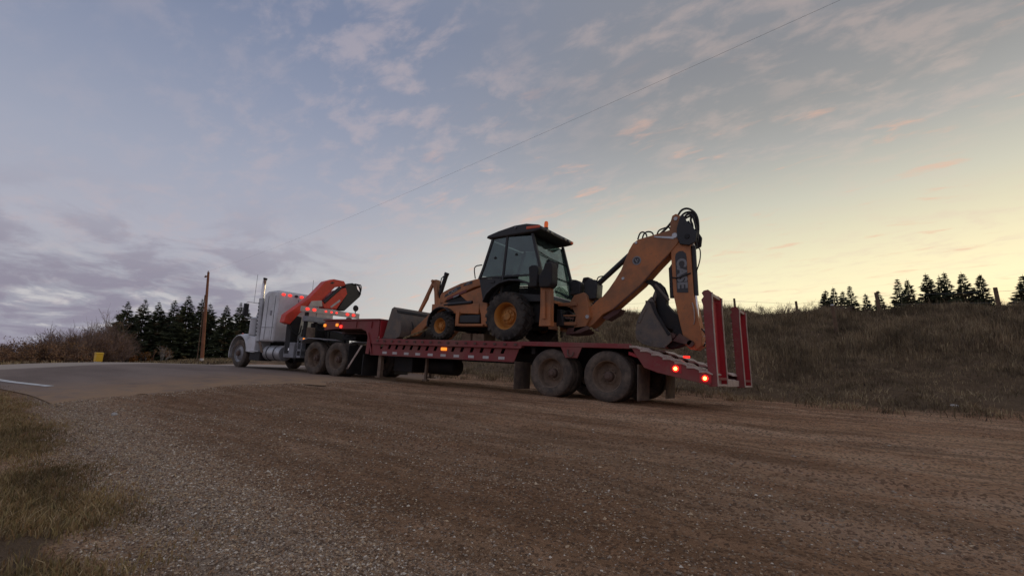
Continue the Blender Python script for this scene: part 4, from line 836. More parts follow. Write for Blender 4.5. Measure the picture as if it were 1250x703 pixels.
# wheels
def make_lug_wheel(R, wd, rb, name):
    m = MB().lathe([(rb, .03), (rb-.02, .05), (rb-.05, .10), (rb-.07, .24*wd/.45), (rb*.55, .22*wd/.45), (rb*.50, .17*wd/.45), (rb*.30, .15*wd/.45), (rb*.27, .10*wd/.45), (0, .10*wd/.45)], n=36)
    for k in range(8):
        a = 6.283*k/8; r_ = rb*.40; m.cyl((r_*math.cos(a), .155*wd/.45+.01, r_*math.sin(a)), (r_*math.cos(a), .155*wd/.45-.03, r_*math.sin(a)), .02, n=6)
    wv = m.mesh('wheel'); wv.materials.append(MT['orangerim']); wo_ = bpy.data.objects.new('wheel', wv); COL.objects.link(wo_); wo_.parent = BH
    t_ = MB().lathe([(rb-.005, .03), (rb+.03, .01), (rb+(R-rb)*.5, 0), (R-.10, .015), (R-.045, .05), (R-.035, wd/2), (R-.045, wd-.05), (R-.10, wd-.015), (rb+(R-rb)*.5, wd), (rb+.03, wd-.01), (rb-.005, wd-.03), (rb-.005, .03)], n=48)
    nl = 20 if R > .5 else 18
    for k in range(nl):
        for side in (0, 1):
            a = 6.283*(k+.5*side)/nl; da = 6.283/nl*.75
            y0, y1 = (.005, wd*.54) if side == 0 else (wd-.005, wd*.46)
            q_ = []
            for (y, off, rr) in ((y0, 0, R-.055), (y1, da, R-.008)):
                for wdt in (-.10, .10):
                    aa = a+off+wdt*6.283/nl*2.0; q_ += [(rr-.06)*math.cos(aa), y, (rr-.06)*math.sin(aa), (rr+.018 if off == 0 else rr)*math.cos(aa), y, (rr+.018 if off == 0 else rr)*math.sin(aa)]
            vs_ = [tuple(q_[i:i+3]) for i in range(0, len(q_), 3)]
            t_.add(vs_, [(0, 1, 3, 2), (4, 6, 7, 5), (0, 4, 5, 1), (2, 3, 7, 6), (1, 5, 7, 3), (0, 2, 6, 4)])
    tm = t_.mesh('tyre', sharp=30); tm.materials.append(MT['rubberdark']); to = bpy.data.objects.new('tyre', tm); COL.objects.link(to); to.parent = wo_
    return wo_
rw = make_lug_wheel(.635, .45, .345, 'rear'); fw = make_lug_wheel(.405, .30, .215, 'front')
put(rw, BH, 2.80, .19, 1.83); put(copy_part(rw, BH), BH, 2.80, 2.31, 1.83, True)
put(fw, BH, 5.05, .30, 1.60); put(copy_part(fw, BH), BH, 5.05, 2.20, 1.60, True)
add(MB().cyl((2.8, .6, 1.83), (2.8, 1.9, 1.83), .16, n=12), 'rear_axle', 'blackmat', BH, 0); add(MB().cyl((5.05, .5, 1.6), (5.05, 2.0, 1.6), .09, n=10), 'front_axle', 'blackmat', BH, 0)
# stabilisers folded up, pads on top
for far in (0, 1):
    def q(t0, t1): return (t0, t1) if not far else (2.5-t1, 2.5-t0)
    m = MB(); m.prism([(1.82, 1.58), (1.50, 1.58), (1.52, 1.70), (1.56, 2.52), (1.82, 2.52), (1.80, 1.9)], *q(.22, .40)); sb = add(m, 'stabiliser', 'orange', BH, .01)
    MB().cyl((1.66, q(.18, .20)[0], 1.75), (1.70, q(.18, .2)[0], 2.4), .04, n=8).build('stabiliser_cylinder', 'orange', sb)
    MB().prism([(2.12, 2.50), (2.10, 2.62), (2.14, 3.00), (2.05, 3.04), (1.90, 3.02), (1.86, 2.90), (1.87, 2.50)], *q(.14, .34)).build('stabiliser_pad', 'blackmat', sb, .03)
    MB().prism([(1.80, 2.48), (1.80, 2.76), (1.70, 2.92), (1.66, 3.06), (1.50, 3.07), (1.46, 2.96), (1.45, 2.56), (1.52, 2.47)], *q(.10, .40)).build('stabiliser_pad', 'blackmat', sb, .03)
    MB().prism([(1.90, 2.60), (1.78, 2.60), (1.78, 2.80), (1.90, 2.80)], *q(.18, .30)).build('stabiliser_pin', 'blackmat', sb, .01)
# rear frame with hose opening
m = MB()
m.box(1.84, 1.70, .70, 1.80, 1.55, 2.25); m.box(1.70, 1.20, .88, .98, 2.13, 2.21); m.box(1.70, 1.20, .88, .98, 1.66, 1.74); m.box(1.70, 1.20, 1.52, 1.62, 2.13, 2.21); m.box(1.70, 1.20, 1.52, 1.62, 1.66, 1.74); m.box(1.68, 1.22, .92, .95, 1.88, 1.92)
add(m, 'rear_frame', 'orange', BH, .01)
m = MB(); m.prism([(1.42, 2.22), (1.30, 2.40), (1.05, 2.46), (.98, 2.38), (.86, 1.86), (.98, 1.62), (1.30, 1.48), (1.24, 1.9)], .95, 1.55); add(m, 'swing_post', 'orange', BH, .015)
MB().lathe([(0, -.02), (.045, -.02), (.045, 0)], (.93, .949, 1.87), 12).build('pivot_pin', 'silver', BH)
m = MB(); m.prism([(1.45, 1.60), (.95, 1.66), (.88, 1.58), (1.10, 1.48), (1.5, 1.44)], .95, 1.55); add(m, 'swing_base', 'reddark', BH, .01)
random.seed(5)
for k in range(9):
    p = [(1.62-.07*(k % 3), 1.0+.04*k, 1.78+.04*(k % 4)), (1.50-.03*k, .98+.02*k, 2.05-.02*k), (1.36, .97+.03*k, 1.98-.04*k), (1.30+.02*k, 1.02+.03*k, 1.78)]
    MB().tube(p, .02, 6, 2).build('hose', 'hose', BH)
MB().cyl((1.62, .94, 1.86), (1.28, .94, 1.83), .028, n=8).build('swing_cylinder', 'chrome', BH)
# valve heads / boom lock, boom cylinder
m = MB(); m.prism([(1.44, 2.42), (1.40, 2.62), (1.46, 2.74), (1.30, 2.79), (1.16, 2.72), (1.16, 2.42)], .98, 1.22); m.prism([(1.10, 2.42), (1.12, 2.70), (1.02, 2.80), (.82, 2.78), (.76, 2.68), (.78, 2.32), (.98, 2.30)], 1.08, 1.42); m.prism([(.90, 2.2), (.80, 2.3), (.60, 2.28), (.72, 2.1)], 1.1, 1.4); add(m, 'boom_cylinder_head', 'black', BH, .02)
m = MB(); m.cyl((.98, 1.25, 2.56), (.02, 1.25, 3.36), .065, n=12); bcy = m.build('boom_cylinder', 'black', BH)
MB().cyl((1.12, 1.12, 2.36), (.86, 1.12, 2.58), .022, n=8).build('cylinder_rod', 'chrome', bcy)
MB().tube([(.80, 1.12, 2.72), (.76, 1.1, 2.84), (.66, 1.12, 2.86), (.60, 1.16, 2.86)], .014, 6, 2).build('hose', 'hose', bcy)
# boom
boom = [(1.12, 1.68), (.98, 1.60), (.82, 1.70), (.59, 1.93), (.34, 2.05), (-.32, 2.60), (-.69, 3.0), (-.96, 3.27), (-1.13, 3.46), (-1.22, 3.60), (-1.22, 3.98), (-1.19, 4.10), (-1.10, 4.16), (-1.02, 4.12), (-.98, 3.98), (-.97, 3.80), (-.63, 3.73), (-.25, 3.66), (-.12, 3.58), (-.03, 3.43), (.16, 2.96), (.30, 2.74), (.46, 2.52), (.60, 2.36), (.70, 2.30), (.90, 2.12), (1.0, 1.95)]
m = MB(); m.prism(boom, 1.05, 1.45); bo = add(m, 'boom', 'orange', BH, .012)
MB().prism([(.62, 1.86), (.50, 1.80), (.22, 1.96), (.16, 2.06), (.34, 2.03)], 1.10, 1.40).build('boom_guard', 'reddark', bo, .006)
MB().prism([(.30, 2.045), (-.30, 2.54), (-.66, 2.93), (-.95, 3.22), (-.965, 3.25), (-.69, 2.98), (-.32, 2.585), (.33, 2.05)], 1.02, 1.048).build('boom_edge', 'reddark', bo)
MB().lathe([(.075, -.004), (.085, -.008), (.10, -.008), (.105, -.002)], (-.22, 1.05, 3.16), 24).build('emblem_ring', 'letter', bo)
MB().lathe([(0, -.006), (.072, -.006), (.074, -.001)], (-.22, 1.05, 3.16), 24).build('emblem', 'decal', bo)
MB().prism([(-.17, 3.19), (-.19, 3.20), (-.25, 3.12), (-.22, 3.105)], 1.040, 1.0438).build('emblem_mark', 'letter', bo)
MB().prism([(-.235, 3.20), (-.265, 3.19), (-.255, 3.155), (-.23, 3.16)], 1.040, 1.0438).build('emblem_mark', 'letter', bo)
for s, z, r_ in ((-.20, 3.58, .035), (.10, 2.76, .04), (-1.08, 3.66, .07), (-1.10, 4.04, .05)): MB().lathe([(0, -.018), (r_*.8, -.018), (r_, 0)], (s, 1.05, z), 14).build('pivot_pin', 'silver', bo)
MB().prism([(-.62, 3.66), (-1.06, 3.58), (-1.06, 3.64), (-.62, 3.69)], 1.035, 1.048).build('boom_bracket', 'silver', bo, .003)
for k, (a, b_) in enumerate((((-.20, 3.68), (-.42, 3.70)), ((-.28, 3.69), (-.55, 3.73)), ((-.60, 3.74), (-.92, 3.84)))):
    MB().tube([(a[0], 1.15+.06*k, a[1]), (a[0]-.04, 1.15+.06*k, a[1]+.14), ((a[0]+b_[0])/2, 1.15+.06*k, a[1]+.18), (b_[0]+.02, 1.15+.06*k, b_[1]+.10), (b_[0], 1.15+.06*k, b_[1])], .018, 6, 2).build('hose', 'hose', bo)
MB().tube([(-.70, 1.2, 3.76), (-.86, 1.2, 3.90), (-1.0, 1.2, 4.06)], .028, 8, 1).build('crowd_rod', 'black', bo)
# stick
stick = [(-1.22, 3.58), (-1.0, 3.44), (-.985, 3.34), (-1.045, 2.35), (-1.18, 1.75), (-1.30, 1.26), (-1.40, 1.18), (-1.52, 1.16), (-1.64, 1.26), (-1.64, 1.42), (-1.47, 2.29), (-1.40, 3.38), (-1.42, 3.56)]
m = MB(); m.prism(stick, 1.07, 1.43); stk = add(m, 'stick', 'orange', BH, .012)
MB().prism([(-1.14, 3.60), (-1.13, 3.80), (-1.20, 4.06), (-1.27, 4.10), (-1.36, 3.92), (-1.48, 3.80), (-1.56, 3.66), (-1.54, 3.46), (-1.40, 3.40), (-1.20, 3.44)], 1.0, 1.046).build('stick_head', 'black', stk, .015)
MB().prism([(-1.14, 3.60), (-1.13, 3.80), (-1.20, 4.06), (-1.27, 4.10), (-1.36, 3.92), (-1.48, 3.80), (-1.56, 3.66), (-1.54, 3.46), (-1.40, 3.40), (-1.20, 3.44)], 1.454, 1.50).build('stick_head', 'black', stk, .015)
MB().lathe([(0, -.02), (.05, -.02), (.06, 0)], (-1.36, 1.0, 3.60), 12).build('pivot_pin', 'blackmat', stk)
MB().prism([(-1.085, 3.17), (-1.10, 3.25), (-1.17, 3.30), (-1.25, 3.30), (-1.315, 3.24), (-1.33, 3.15), (-1.365, 2.38), (-1.13, 2.39)], 1.062, 1.0695).build('name_panel', 'decal', stk)
text_mesh('CASE', .28, stk, 'lettering', 'letter', (1.226, 1.060, 2.805), (.035, 0, -.86), (1, 0, .04), .003, .012, 0, 1.02)
m = MB(); m.cyl((-1.43, 1.2, 3.42), (-1.485, 1.2, 2.33), .062, n=12); sc1 = m.build('stick_cylinder', 'black', stk)
MB().cyl((-1.485, 1.2, 2.33), (-1.55, 1.2, 1.52), .034, n=10).build('cylinder_rod', 'chrome', sc1)
MB().cyl((-1.40, 1.12, 3.54), (-1.43, 1.2, 3.40), .05, n=10).build('cylinder_eye', 'silver', sc1)
m = MB(); m.cyl((-.95, 1.25, 2.98), (-.985, 1.25, 2.30), .06, n=12); m.prism([(-.90, 2.95), (-.98, 3.08), (-1.05, 3.04), (-1.0, 2.9)], 1.2, 1.3); m.build('thumb_cylinder', 'black', stk)
MB().tube([(-1.02, 1.04, 2.72), (-1.15, 1.03, 2.70), (-1.28, 1.03, 2.74), (-1.42, 1.06, 2.80)], .014, 6, 1).build('hose', 'hose', stk)
hs = [[(-1.13, 1.1, 4.12), (-1.22, 1.1, 4.26), (-1.38, 1.1, 4.26), (-1.54, 1.12, 4.10), (-1.57, 1.14, 3.80), (-1.53, 1.16, 3.50)],
      [(-1.15, 1.2, 4.10), (-1.26, 1.2, 4.21), (-1.42, 1.2, 4.20), (-1.51, 1.2, 4.05), (-1.50, 1.2, 3.78), (-1.47, 1.2, 3.52)],
      [(-1.28, 1.05, 3.95), (-1.30, 1.05, 4.08), (-1.38, 1.05, 4.12), (-1.46, 1.06, 4.08), (-1.52, 1.08, 3.85), (-1.55, 1.1, 3.55)],
      [(-1.18, 1.3, 4.06), (-1.32, 1.3, 4.15), (-1.47, 1.3, 4.12), (-1.53, 1.3, 3.9), (-1.50, 1.3, 3.6)],
      [(-1.46, 1.08, 4.10), (-1.40, 1.08, 3.98), (-1.46, 1.08, 3.86), (-1.44, 1.1, 3.7)],
      [(-1.52, 1.14, 3.52), (-1.53, 1.14, 3.36), (-1.60, 1.14, 3.34), (-1.60, 1.14, 3.1), (-1.52, 1.16, 2.86), (-1.49, 1.18, 2.82)]]
for k, p in enumerate(hs): MB().tube(p, .024 if k < 5 else .013, 7, 2).build('hose', 'hose', stk)
MB().tube([(-1.60, 1.2, 1.62), (-1.70, 1.15, 1.52), (-1.72, 1.12, 1.36), (-1.66, 1.12, 1.24)], .016, 6, 2).build('hose', 'hose', stk)
MB().tube([(-1.45, 1.06, 2.16), (-1.49, 1.05, 2.0), (-1.50, 1.05, 1.78), (-1.48, 1.06, 1.70)], .012, 6, 1).build('steel_line', 'cream', stk)
# digging bucket with thumb
prof = [(-.60, 2.30), (-.50, 2.20), (-.38, 1.98), (-.28, 1.74), (-.25, 1.52), (-.28, 1.36), (-.42, 1.26), (-.62, 1.21), (-.90, 1.18)]
side = prof+[(-1.06, 1.34), (-1.03, 1.50), (-.90, 1.66), (-.75, 1.90), (-.66, 2.20)]
m = MB(); inn = [(s-.03, z+(.0 if k < 5 else .03)) for k, (s, z) in enumerate(prof)]; m.prism(prof+inn[::-1], .97, 1.60); db = add(m, 'digging_bucket', 'steel', BH, .004)
for a, b_ in ((.945, .969), (1.601, 1.625)): MB().prism(side, a, b_).build('bucket_side', 'steel', db, .004)
MB().prism([(-.55, 2.20), (-.66, 2.18), (-.76, 1.92), (-.91, 1.67), (-1.03, 1.48), (-.98, 1.44), (-.84, 1.66), (-.68, 1.92), (-.60, 2.12)], .925, .944).build('side_cutter', 'blackmat', db, .004)
MB().prism([(-.45, 2.06), (-.36, 1.90), (-.30, 1.72), (-.36, 1.72), (-.43, 1.90), (-.51, 2.04)], .932, .9445).build('wear_plate', 'steel', db, .004)
MB().prism([(-.31, 1.52), (-.33, 1.40), (-.46, 1.31), (-.64, 1.26), (-.64, 1.31), (-.48, 1.37), (-.38, 1.46), (-.37, 1.54)], .932, .9445).build('wear_plate', 'steel', db, .004)
for k in range(4): MB().prism([(-.24, 1.70+.0*k), (-.235, 1.50), (-.25, 1.36), (-.28, 1.37), (-.26, 1.52), (-.27, 1.70)], 1.02+.15*k, 1.07+.15*k).build('wear_strip', 'blackmat', db)
for k in range(4): MB().prism([(-.61, 2.31), (-.66, 2.20), (-.69, 2.36), (-.66, 2.44)], 1.0+.17*k, 1.06+.17*k).build('bucket_tooth', 'steel', db, .004)
m = MB(); m.prism([(-.92, 1.18), (-1.10, 1.20), (-1.34, 1.30), (-1.36, 1.50), (-1.22, 1.66), (-1.05, 1.68), (-1.0, 1.5)], 1.12, 1.38); add(m, 'bucket_link', 'blackmat', BH, .02)
m = MB(); m.prism([(-1.05, 1.34), (-1.40, 1.26), (-1.46, 1.34), (-1.2, 1.5)], 1.0, 1.06); m.cyl((-1.42, 1.0, 1.29), (-1.42, 1.5, 1.29), .07, n=12); m.cyl((-1.05, .98, 1.45), (-1.05, 1.52, 1.45), .06, n=12); add(m, 'bucket_pins', 'reddark', BH, 0)
th = [(-.31, 2.66), (-.37, 2.715), (-.48, 2.72), (-.61, 2.67), (-.72, 2.56), (-.80, 2.36), (-.86, 2.16), (-1.02, 1.98), (-1.18, 1.86), (-1.23, 1.74), (-1.20, 1.62), (-1.06, 1.58), (-.92, 1.62), (-.80, 1.74), (-.72, 1.90), (-.67, 2.08), (-.64, 2.26), (-.58, 2.42), (-.50, 2.55), (-.42, 2.62)]
th = [(a-(.06 if z > 2.3 else 0), z) for a, z in th]
thm = MB(); thm.prism(th, 1.14, 1.18); thm.prism(th, 1.34, 1.38); thm.prism([(s*1.0, z) for s, z in th[5:17]], 1.18, 1.34); tb_ = add(thm, 'bucket_thumb', 'blackmat', BH, .006)
MB().cyl((-.62, 1.16, 2.60), (-.92, 1.16, 2.24), .035, n=8).build('thumb_rib', 'steel', tb_)

# ================================================================== loose load: chains, timber blocks
def chain(name, label, pts, link_len=.08, r_=.012):
    m = MB(); P = [Vector(p) for p in pts]; L = [(b_-a).length for a, b_ in zip(P, P[1:])]; tot = sum(L); k = int(tot/(link_len*.74))
    for i in range(k):
        d = tot*(i+.5)/k; j = 0
        while d > L[j] and j < len(L)-1: d -= L[j]; j += 1
        c = P[j].lerp(P[j+1], d/L[j]); ax_ = (P[j+1]-P[j]).normalized(); u = ax_.orthogonal().normalized(); v = ax_.cross(u)
        if i % 2: u, v = v, u
        ring = [c+ax_*(link_len*.5*math.cos(a))+u*(link_len*.27*math.sin(a)) for a in [6.283*q/10 for q in range(11)]]
        m.tube(ring, r_, 5)
    o = m.build(name, 'chain', None, origin=(-pts[0][0], pts[0][1], pts[0][2])); return tag(o, label, 'chain', 'tie-down chains')
chain('tie_down_chain', 'yellowish tie-down chain slanting down behind the loader bucket', [(5.60, .42, 1.50), (6.08, .12, 1.25), (6.1, .05, 1.2)])
chain('tie_down_chain', 'tie-down chain sloping from the backhoe boom base to the deck rail', [(.60, .45, 1.56), (.32, .25, 1.40), (.03, .05, 1.215)], .075, .011)
chain('tie_down_chain', 'short chain hanging below the backhoe stabiliser at the hook plate', [(1.38, .40, 1.58), (1.26, .2, 1.40), (1.14, .03, 1.23)], .085, .012)
bd = MB(); bd.prism([(.40, 1.48), (.30, 1.45), (.24, 1.38), (.30, 1.36), (.36, 1.42)], .27, .31); bd.build('chain_binder', 'chain', None, .006, origin=(-.32, .29, 1.4)); tag(bpy.data.objects['chain_binder'], 'small lever binder on the chain below the boom base', 'binder')
blk = MB(); blk.prism([(4.62, 1.20), (4.60, 1.44), (4.30, 1.43), (4.28, 1.20)], .75, 1.3)
tag(blk.build('timber_block', 'wood', None, .012, origin=(-4.45, 1.0, 1.2)), 'pale timber block on the deck just behind the small front tyre', 'timber', 'timber blocks on the deck')
blk = MB(); blk.prism([(4.24, 1.20), (4.25, 1.43), (3.86, 1.42), (3.84, 1.20)], .78, 1.3)
tag(blk.build('timber_block', 'wood', None, .012, origin=(-4.05, 1.0, 1.2)), 'pale timber block on the deck just ahead of the big rear tyre', 'timber', 'timber blocks on the deck')

# ================================================================== fence, pole, wire, marker
def lean(o, extra=0.0, ex=0.0): o.rotation_euler = (ex, -TILT-extra, 0); return o
FN = thing('wire_fence', 'wire fence with weathered leaning wooden posts along the top of the bank', 'fence', (4, 18.6, tz(4, 18.6)))
fpos = [(9.35, 18.6, 1.15, .0, .075), (5.35, 18.8, 1.05, .04, .07), (2.0, 19.3, .95, .01, .06), (-.9, 19.0, .95, .0, .06), (-5.75, 18.9, 1.0, .0, .055), (14.5, 18.4, 1.2, .05, .07), (-12, 18.9, 1.0, 0, .055)]
tops = []
for x, y, hgt, ln_, r_ in fpos:
    z0 = tz(x, y); dxy = -math.tan(TILT+ln_)*hgt
    MB().tube([(-x, y, z0-.1), (-x-dxy*.5, y, z0+hgt*.5), (-x-dxy, y, z0+hgt)], [r_*1.05, r_, r_*.95], 10).build('post', 'post', FN)
    tops.append((x, y, z0, dxy, hgt))
tops.sort()
for fr in (.45, .85):
    pts = [(-(x+d_*fr), y, z0+hgt*fr) for x, y, z0, d_, hgt in tops]; MB().tube(pts, .006, 4).build('wire', 'wire', FN)
ps = thing('fence_post', 'lone old wooden post with a pale top standing on the slope below the fence', 'post', (3.76, 12.9, tz(3.76, 12.9)))
z0 = tz(3.76, 12.9); MB().tube([(-3.76, 12.9, z0-.1), (-3.70, 12.9, z0+.55), (-3.64, 12.9, z0+1.12)], [.07, .065, .06], 10).build('post', 'post', ps); MB().cyl((-3.64, 12.9, z0+1.122), (-3.635, 12.9, z0+1.17), .062, n=10).build('cap', 'whitepl', ps)

px_, py_ = -62.0, 19.4; pz = tz(px_, py_)
UP = thing('utility_pole', 'tall reddish wooden utility pole in front of the dark spruces', 'utility pole', (px_, py_, pz))
m = MB(); m.tube([(62.0, 19.4, pz-.5), (62.0, 19.4, pz+6), (62.0, 19.4, pz+11.5)], [.22, .18, .13], 14); m.build('pole_shaft', 'pole', UP)
m = MB(); m.box(62.8, 61.9, 19.3, 19.45, pz+10.95, pz+11.07); m.build('cross_arm', 'pole', UP)
for s in (62.7, 62.0): MB().lathe([(.03, 0), (.06, .05), (.04, .1), (.06, .14), (0, .2)], (s, 19.37, pz+(11.07 if s == 62.7 else 11.5)), 10, 'z').build('insulator', 'grey', UP)
m = MB(); m.tube([(62.6, 19.1, pz-.1), (62.25, 19.3, pz+8.5)], .05, 6); m.build('guy_guard', 'post', UP)
m = MB(); m.cyl((62.0, 19.4, pz-.1), (62.0, 19.4, pz+.4), .235, n=14); m.build('base_band', 'barplate', UP)
UP.rotation_euler = (0, -rad(9.0), 0)
tpx = px_-math.sin(rad(9.0))*11.6; 
A = Vector((tpx, 19.37, pz+11.5)); B = Vector((4.0, 2.7, 9.35)); Cc = B+(B-A)*.35
wp = []
for k in range(41):
    u = k/40*1.35; p = A+(B-A)*u; p.z -= 0.9*4*(u/1.35)*(1-u/1.35)-0.0; wp.append((-p.x, p.y, p.z+.55*u))
m = MB(); m.tube(wp, .0032, 5); tag(m.build('power_line', 'wire', None, origin=(A.x, A.y, A.z)), 'single thin overhead power line crossing the sky from the wooden pole', 'power line')

mx_, my_ = -27.0, -.75; mz = tz(mx_, my_)+.03
RM = thing('roadside_marker', 'small bright yellow roadside marker box with a white stake at the far road edge', 'marker', (mx_, my_, mz))
m = MB(); m.box(26.83, 27.17, -.89, -.61, mz+.08, mz+.46); m.prism([(26.81, mz+.46), (27.19, mz+.46), (27.12, mz+.53), (26.88, mz+.53)], -.91, -.59); add(m, 'marker_box', 'yellow', RM, .02)
m = MB(); m.box(27.28, 27.20, -.82, -.74, mz-.1, mz+.28); m.box(27.19, 26.87, -.85, -.65, mz-.1, mz+.08); add(m, 'stake', 'whitepl', RM, .01)
for (x, y, sz, lab) in ((-4.75, -6.75, .05, 'pale stone lying alone where the gravel meets the road edge'), (6.0, 5.15, .07, 'pale flat scrap lying in the weeds at the foot of the bank')):
    m = MB(); r = random.Random(int(x*10)); vs_ = []
    bm = bmesh.new(); bmesh.ops.create_icosphere(bm, subdivisions=2, radius=sz)
    for v in bm.verts: v.co = Vector((v.co.x*1.3, v.co.y*.8, v.co.z*.55))*(1+.22*noise.noise(v.co*9+Vector((x, y, 0))))
    q = bpy.data.meshes.new('pale_stone'); bm.to_mesh(q); bm.free(); q.materials.append(MT['stone'])
    tag(link(bpy.data.objects.new('pale_stone', q), None, (x, y, tz(x, y)+sz*.3)), lab, 'stone')

# ================================================================== trees and shrubs
barkm = leafmat('spruce_bark', (0.09, 0.065, 0.05)); needles = [leafmat('spruce_needles', (0.085, 0.10, 0.058)), leafmat('spruce_needles_light', (0.125, 0.14, 0.075)), leafmat('spruce_needles_brown', (0.15, 0.115, 0.065))]
twigm = [leafmat('bare_twigs_grey', (0.25, 0.175, 0.14)), leafmat('bare_twigs_brown', (0.22, 0.13, 0.085)), leafmat('dry_leaves_brown', (0.28, 0.16, 0.085))]
rustm = leafmat('rust_leaves', (0.30, 0.13, 0.035)); birchm = leafmat('pale_birch_bark', (0.42, 0.38, 0.33))
def mesh_obj(name, V, F, mats, parent, mi=None):
    me = bpy.data.meshes.new(name); me.from_pydata(V, [], F)
    for q in mats: me.materials.append(q)
    if mi is not None: me.polygons.foreach_set('material_index', np.array(mi, dtype=np.int32))
    o = bpy.data.objects.new(name, me); COL.objects.link(o); o.parent = parent; return o
def spruce(x, y, H, R, seed, label, group, mat_bias=0, skirt=.05):
    r = random.Random(seed); T = thing('spruce_tree', label, 'tree', (x, y, tz(x, y)-.1), group)
    tm = MB(); tm.tube([(0, 0, 0), (0, 0, H*.5), (0, 0, H*.97)], [.02*H+.03, .012*H, .015], 8); me = tm.mesh('trunk'); me.materials.append(barkm); o = bpy.data.objects.new('trunk', me); COL.objects.link(o); o.parent = T
    V = []; F = []; MI = []
    z = H*skirt; lop = [r.uniform(.75, 1.15) for _ in range(7)]
    while z < H*.985:
        fr = z/H; L0 = R*(1-fr)**1.02*min(1, .55+fr*4)*1.08+.06; nb = max(4, int(9*(1-fr*.45)))
        ph = r.uniform(0, 6.28)
        for k in range(nb):
            a = ph+6.283*k/nb+r.uniform(-.3, .3); L = L0*r.uniform(.62, 1.12)*lop[int(a/6.283*7) % 7]
            if r.random() < .08: continue
            dz_ = r.uniform(-.32, .02)*L*(1-fr*.7)+fr*.35*L; ca, sa = math.cos(a), math.sin(a)
            nf = 8+int(L*4.2); mi = 2 if r.random() < .12 else (1 if r.random() < .3 else 0)
            for q in range(nf):
                u = .12+.88*(q+r.random())/nf; bx0, by0, bz0 = ca*L*u, sa*L*u, z+dz_*u**1.4
                fl = (.27+.46*(1-u*.55))*min(1, L*.7+.2)*r.uniform(.7, 1.3); sd_ = r.choice((-1, 1)); fa_ = a+sd_*r.uniform(.15, 1.0); wdt = fl*r.uniform(.34, .55)
                ex_, ey_ = math.cos(fa_), math.sin(fa_); px, py = -ey_*wdt*.5, ex_*wdt*.5; dr = r.uniform(-.45, .08)*fl
                i = len(V); V += [(bx0+px, by0+py, bz0+r.uniform(-.05, .05)), (bx0-px, by0-py, bz0-r.uniform(.0, .10)), (bx0+ex_*fl, by0+ey_*fl, bz0+dr), (bx0+ex_*fl*.3, by0+ey_*fl*.3, bz0-fl*.35)]
                F += [(i, i+1, i+2), (i, i+3, i+2)]; MI += [mi, mi]
        z += max(.16, H*.026)*r.uniform(.8, 1.2)
    for k in range(10):
        a = r.uniform(0, 6.28); i = len(V); zt = H*r.uniform(.93, .985); V += [(0, 0, zt), (.02, .02, zt-.1), (math.cos(a)*.16, math.sin(a)*.16, zt+.12)]; F += [(i, i+1, i+2)]; MI += [0]
    i = len(V); V += [(-.035, 0, H*.95), (.035, 0, H*.95), (0, 0, H*1.02), (0, .035, H*.95), (0, -.035, H*.95)]; F += [(i, i+1, i+2), (i+3, i+4, i+2)]; MI += [0, 0]
    mesh_obj('crown', V, F, needles, T, MI); lean(T, r.uniform(-.02, .02), r.uniform(-.02, .02)); return T
def shrub(x, y, H, W_, seed, label, group, n=46, mats=None, wid=.03, name='bare_bush', cat='bush', leafy=.25, trunkm=None):
    r = random.Random(seed); T = thing(name, label, cat, (x, y, tz(x, y)-.05), group); V = []; F = []; MI = []; V2 = []; F2 = []; MI2 = []
    def seg(Vx, Fx, Mx, p, q, w0, w1, mi):
        d = (q-p).normalized(); u = d.cross(Vector((r.uniform(-1, 1), r.uniform(-1, 1), .3))).normalized(); i = len(Vx)
        Vx.extend([tuple(p-u*w0), tuple(p+u*w0), tuple(q+u*w1), tuple(q-u*w1)]); Fx.append((i, i+1, i+2, i+3)); Mx.append(mi)
    def grow_(p, d, L, w_, depth, mi):
        q = p+d*L; seg(*( (V, F, MI) if depth < 2 else (V2, F2, MI2)), p, q, w_, w_*.6, mi)
        if depth >= 3:
            if r.random() < leafy:
                for _ in range(2):
                    c = q+Vector((r.gauss(0, .1), r.gauss(0, .1), r.gauss(0, .1))); e = Vector((r.gauss(0, 1), r.gauss(0, 1), r.gauss(0, 1))).normalized()*.09; seg(V2, F2, MI2, c, c+e, .05, .03, len(mats)-1)
            return
        for k in range(r.choice((3, 4, 4)) if depth else 4):
            dd = (d+Vector((r.gauss(0, .42), r.gauss(0, .42), r.gauss(.12, .30)))).normalized(); st_ = p.lerp(q, r.uniform(.35, 1.0)); grow_(st_, dd, L*r.uniform(.45, .75), w_*.62, depth+1, mi)
    mats = mats or twigm
    for k in range(n):
        a = r.uniform(0, 6.283); rr = W_*.5*math.sqrt(r.random()); p = Vector((math.cos(a)*rr, math.sin(a)*rr, 0)); edge = 1-.45*(rr/(W_*.5))**2
        d = Vector((math.cos(a)*rr/W_*.9+r.gauss(0, .12), math.sin(a)*rr/W_*.9+r.gauss(0, .12), 1)).normalized()
        grow_(p, d, H*.40*edge*r.uniform(.7, 1.0), wid, 0, r.choice((0, 0, 1)))
    mesh_obj('stems', V, F, mats, T, MI); mesh_obj('twigs', V2, F2, mats, T, MI2); lean(T); return T
ordn = ['leftmost', 'second', 'third', 'fourth', 'fifth', 'sixth', 'seventh', 'eighth', 'ninth', 'tenth', 'eleventh', 'twelfth', 'thirteenth', 'fourteenth', 'fifteenth', 'sixteenth']
LS = [(-75.7, 14.8, 6.2, 2.2), (-77.19, 16.07, 8.6, 2.7), (-80.44, 18.82, 9.5, 2.5), (-77.97, 19.97, 8.8, 2.6), (-81.06, 23.01, 9.6, 2.4), (-75.82, 22.69, 9.5, 2.9), (-79.73, 26.29, 9.75, 2.4), (-77.5, 26.62, 8.7, 2.6), (-74.78, 27.84, 8.2, 2.4), (-77.55, 31.17, 9.1, 2.3), (-80.77, 33.63, 9.2, 2.5)]
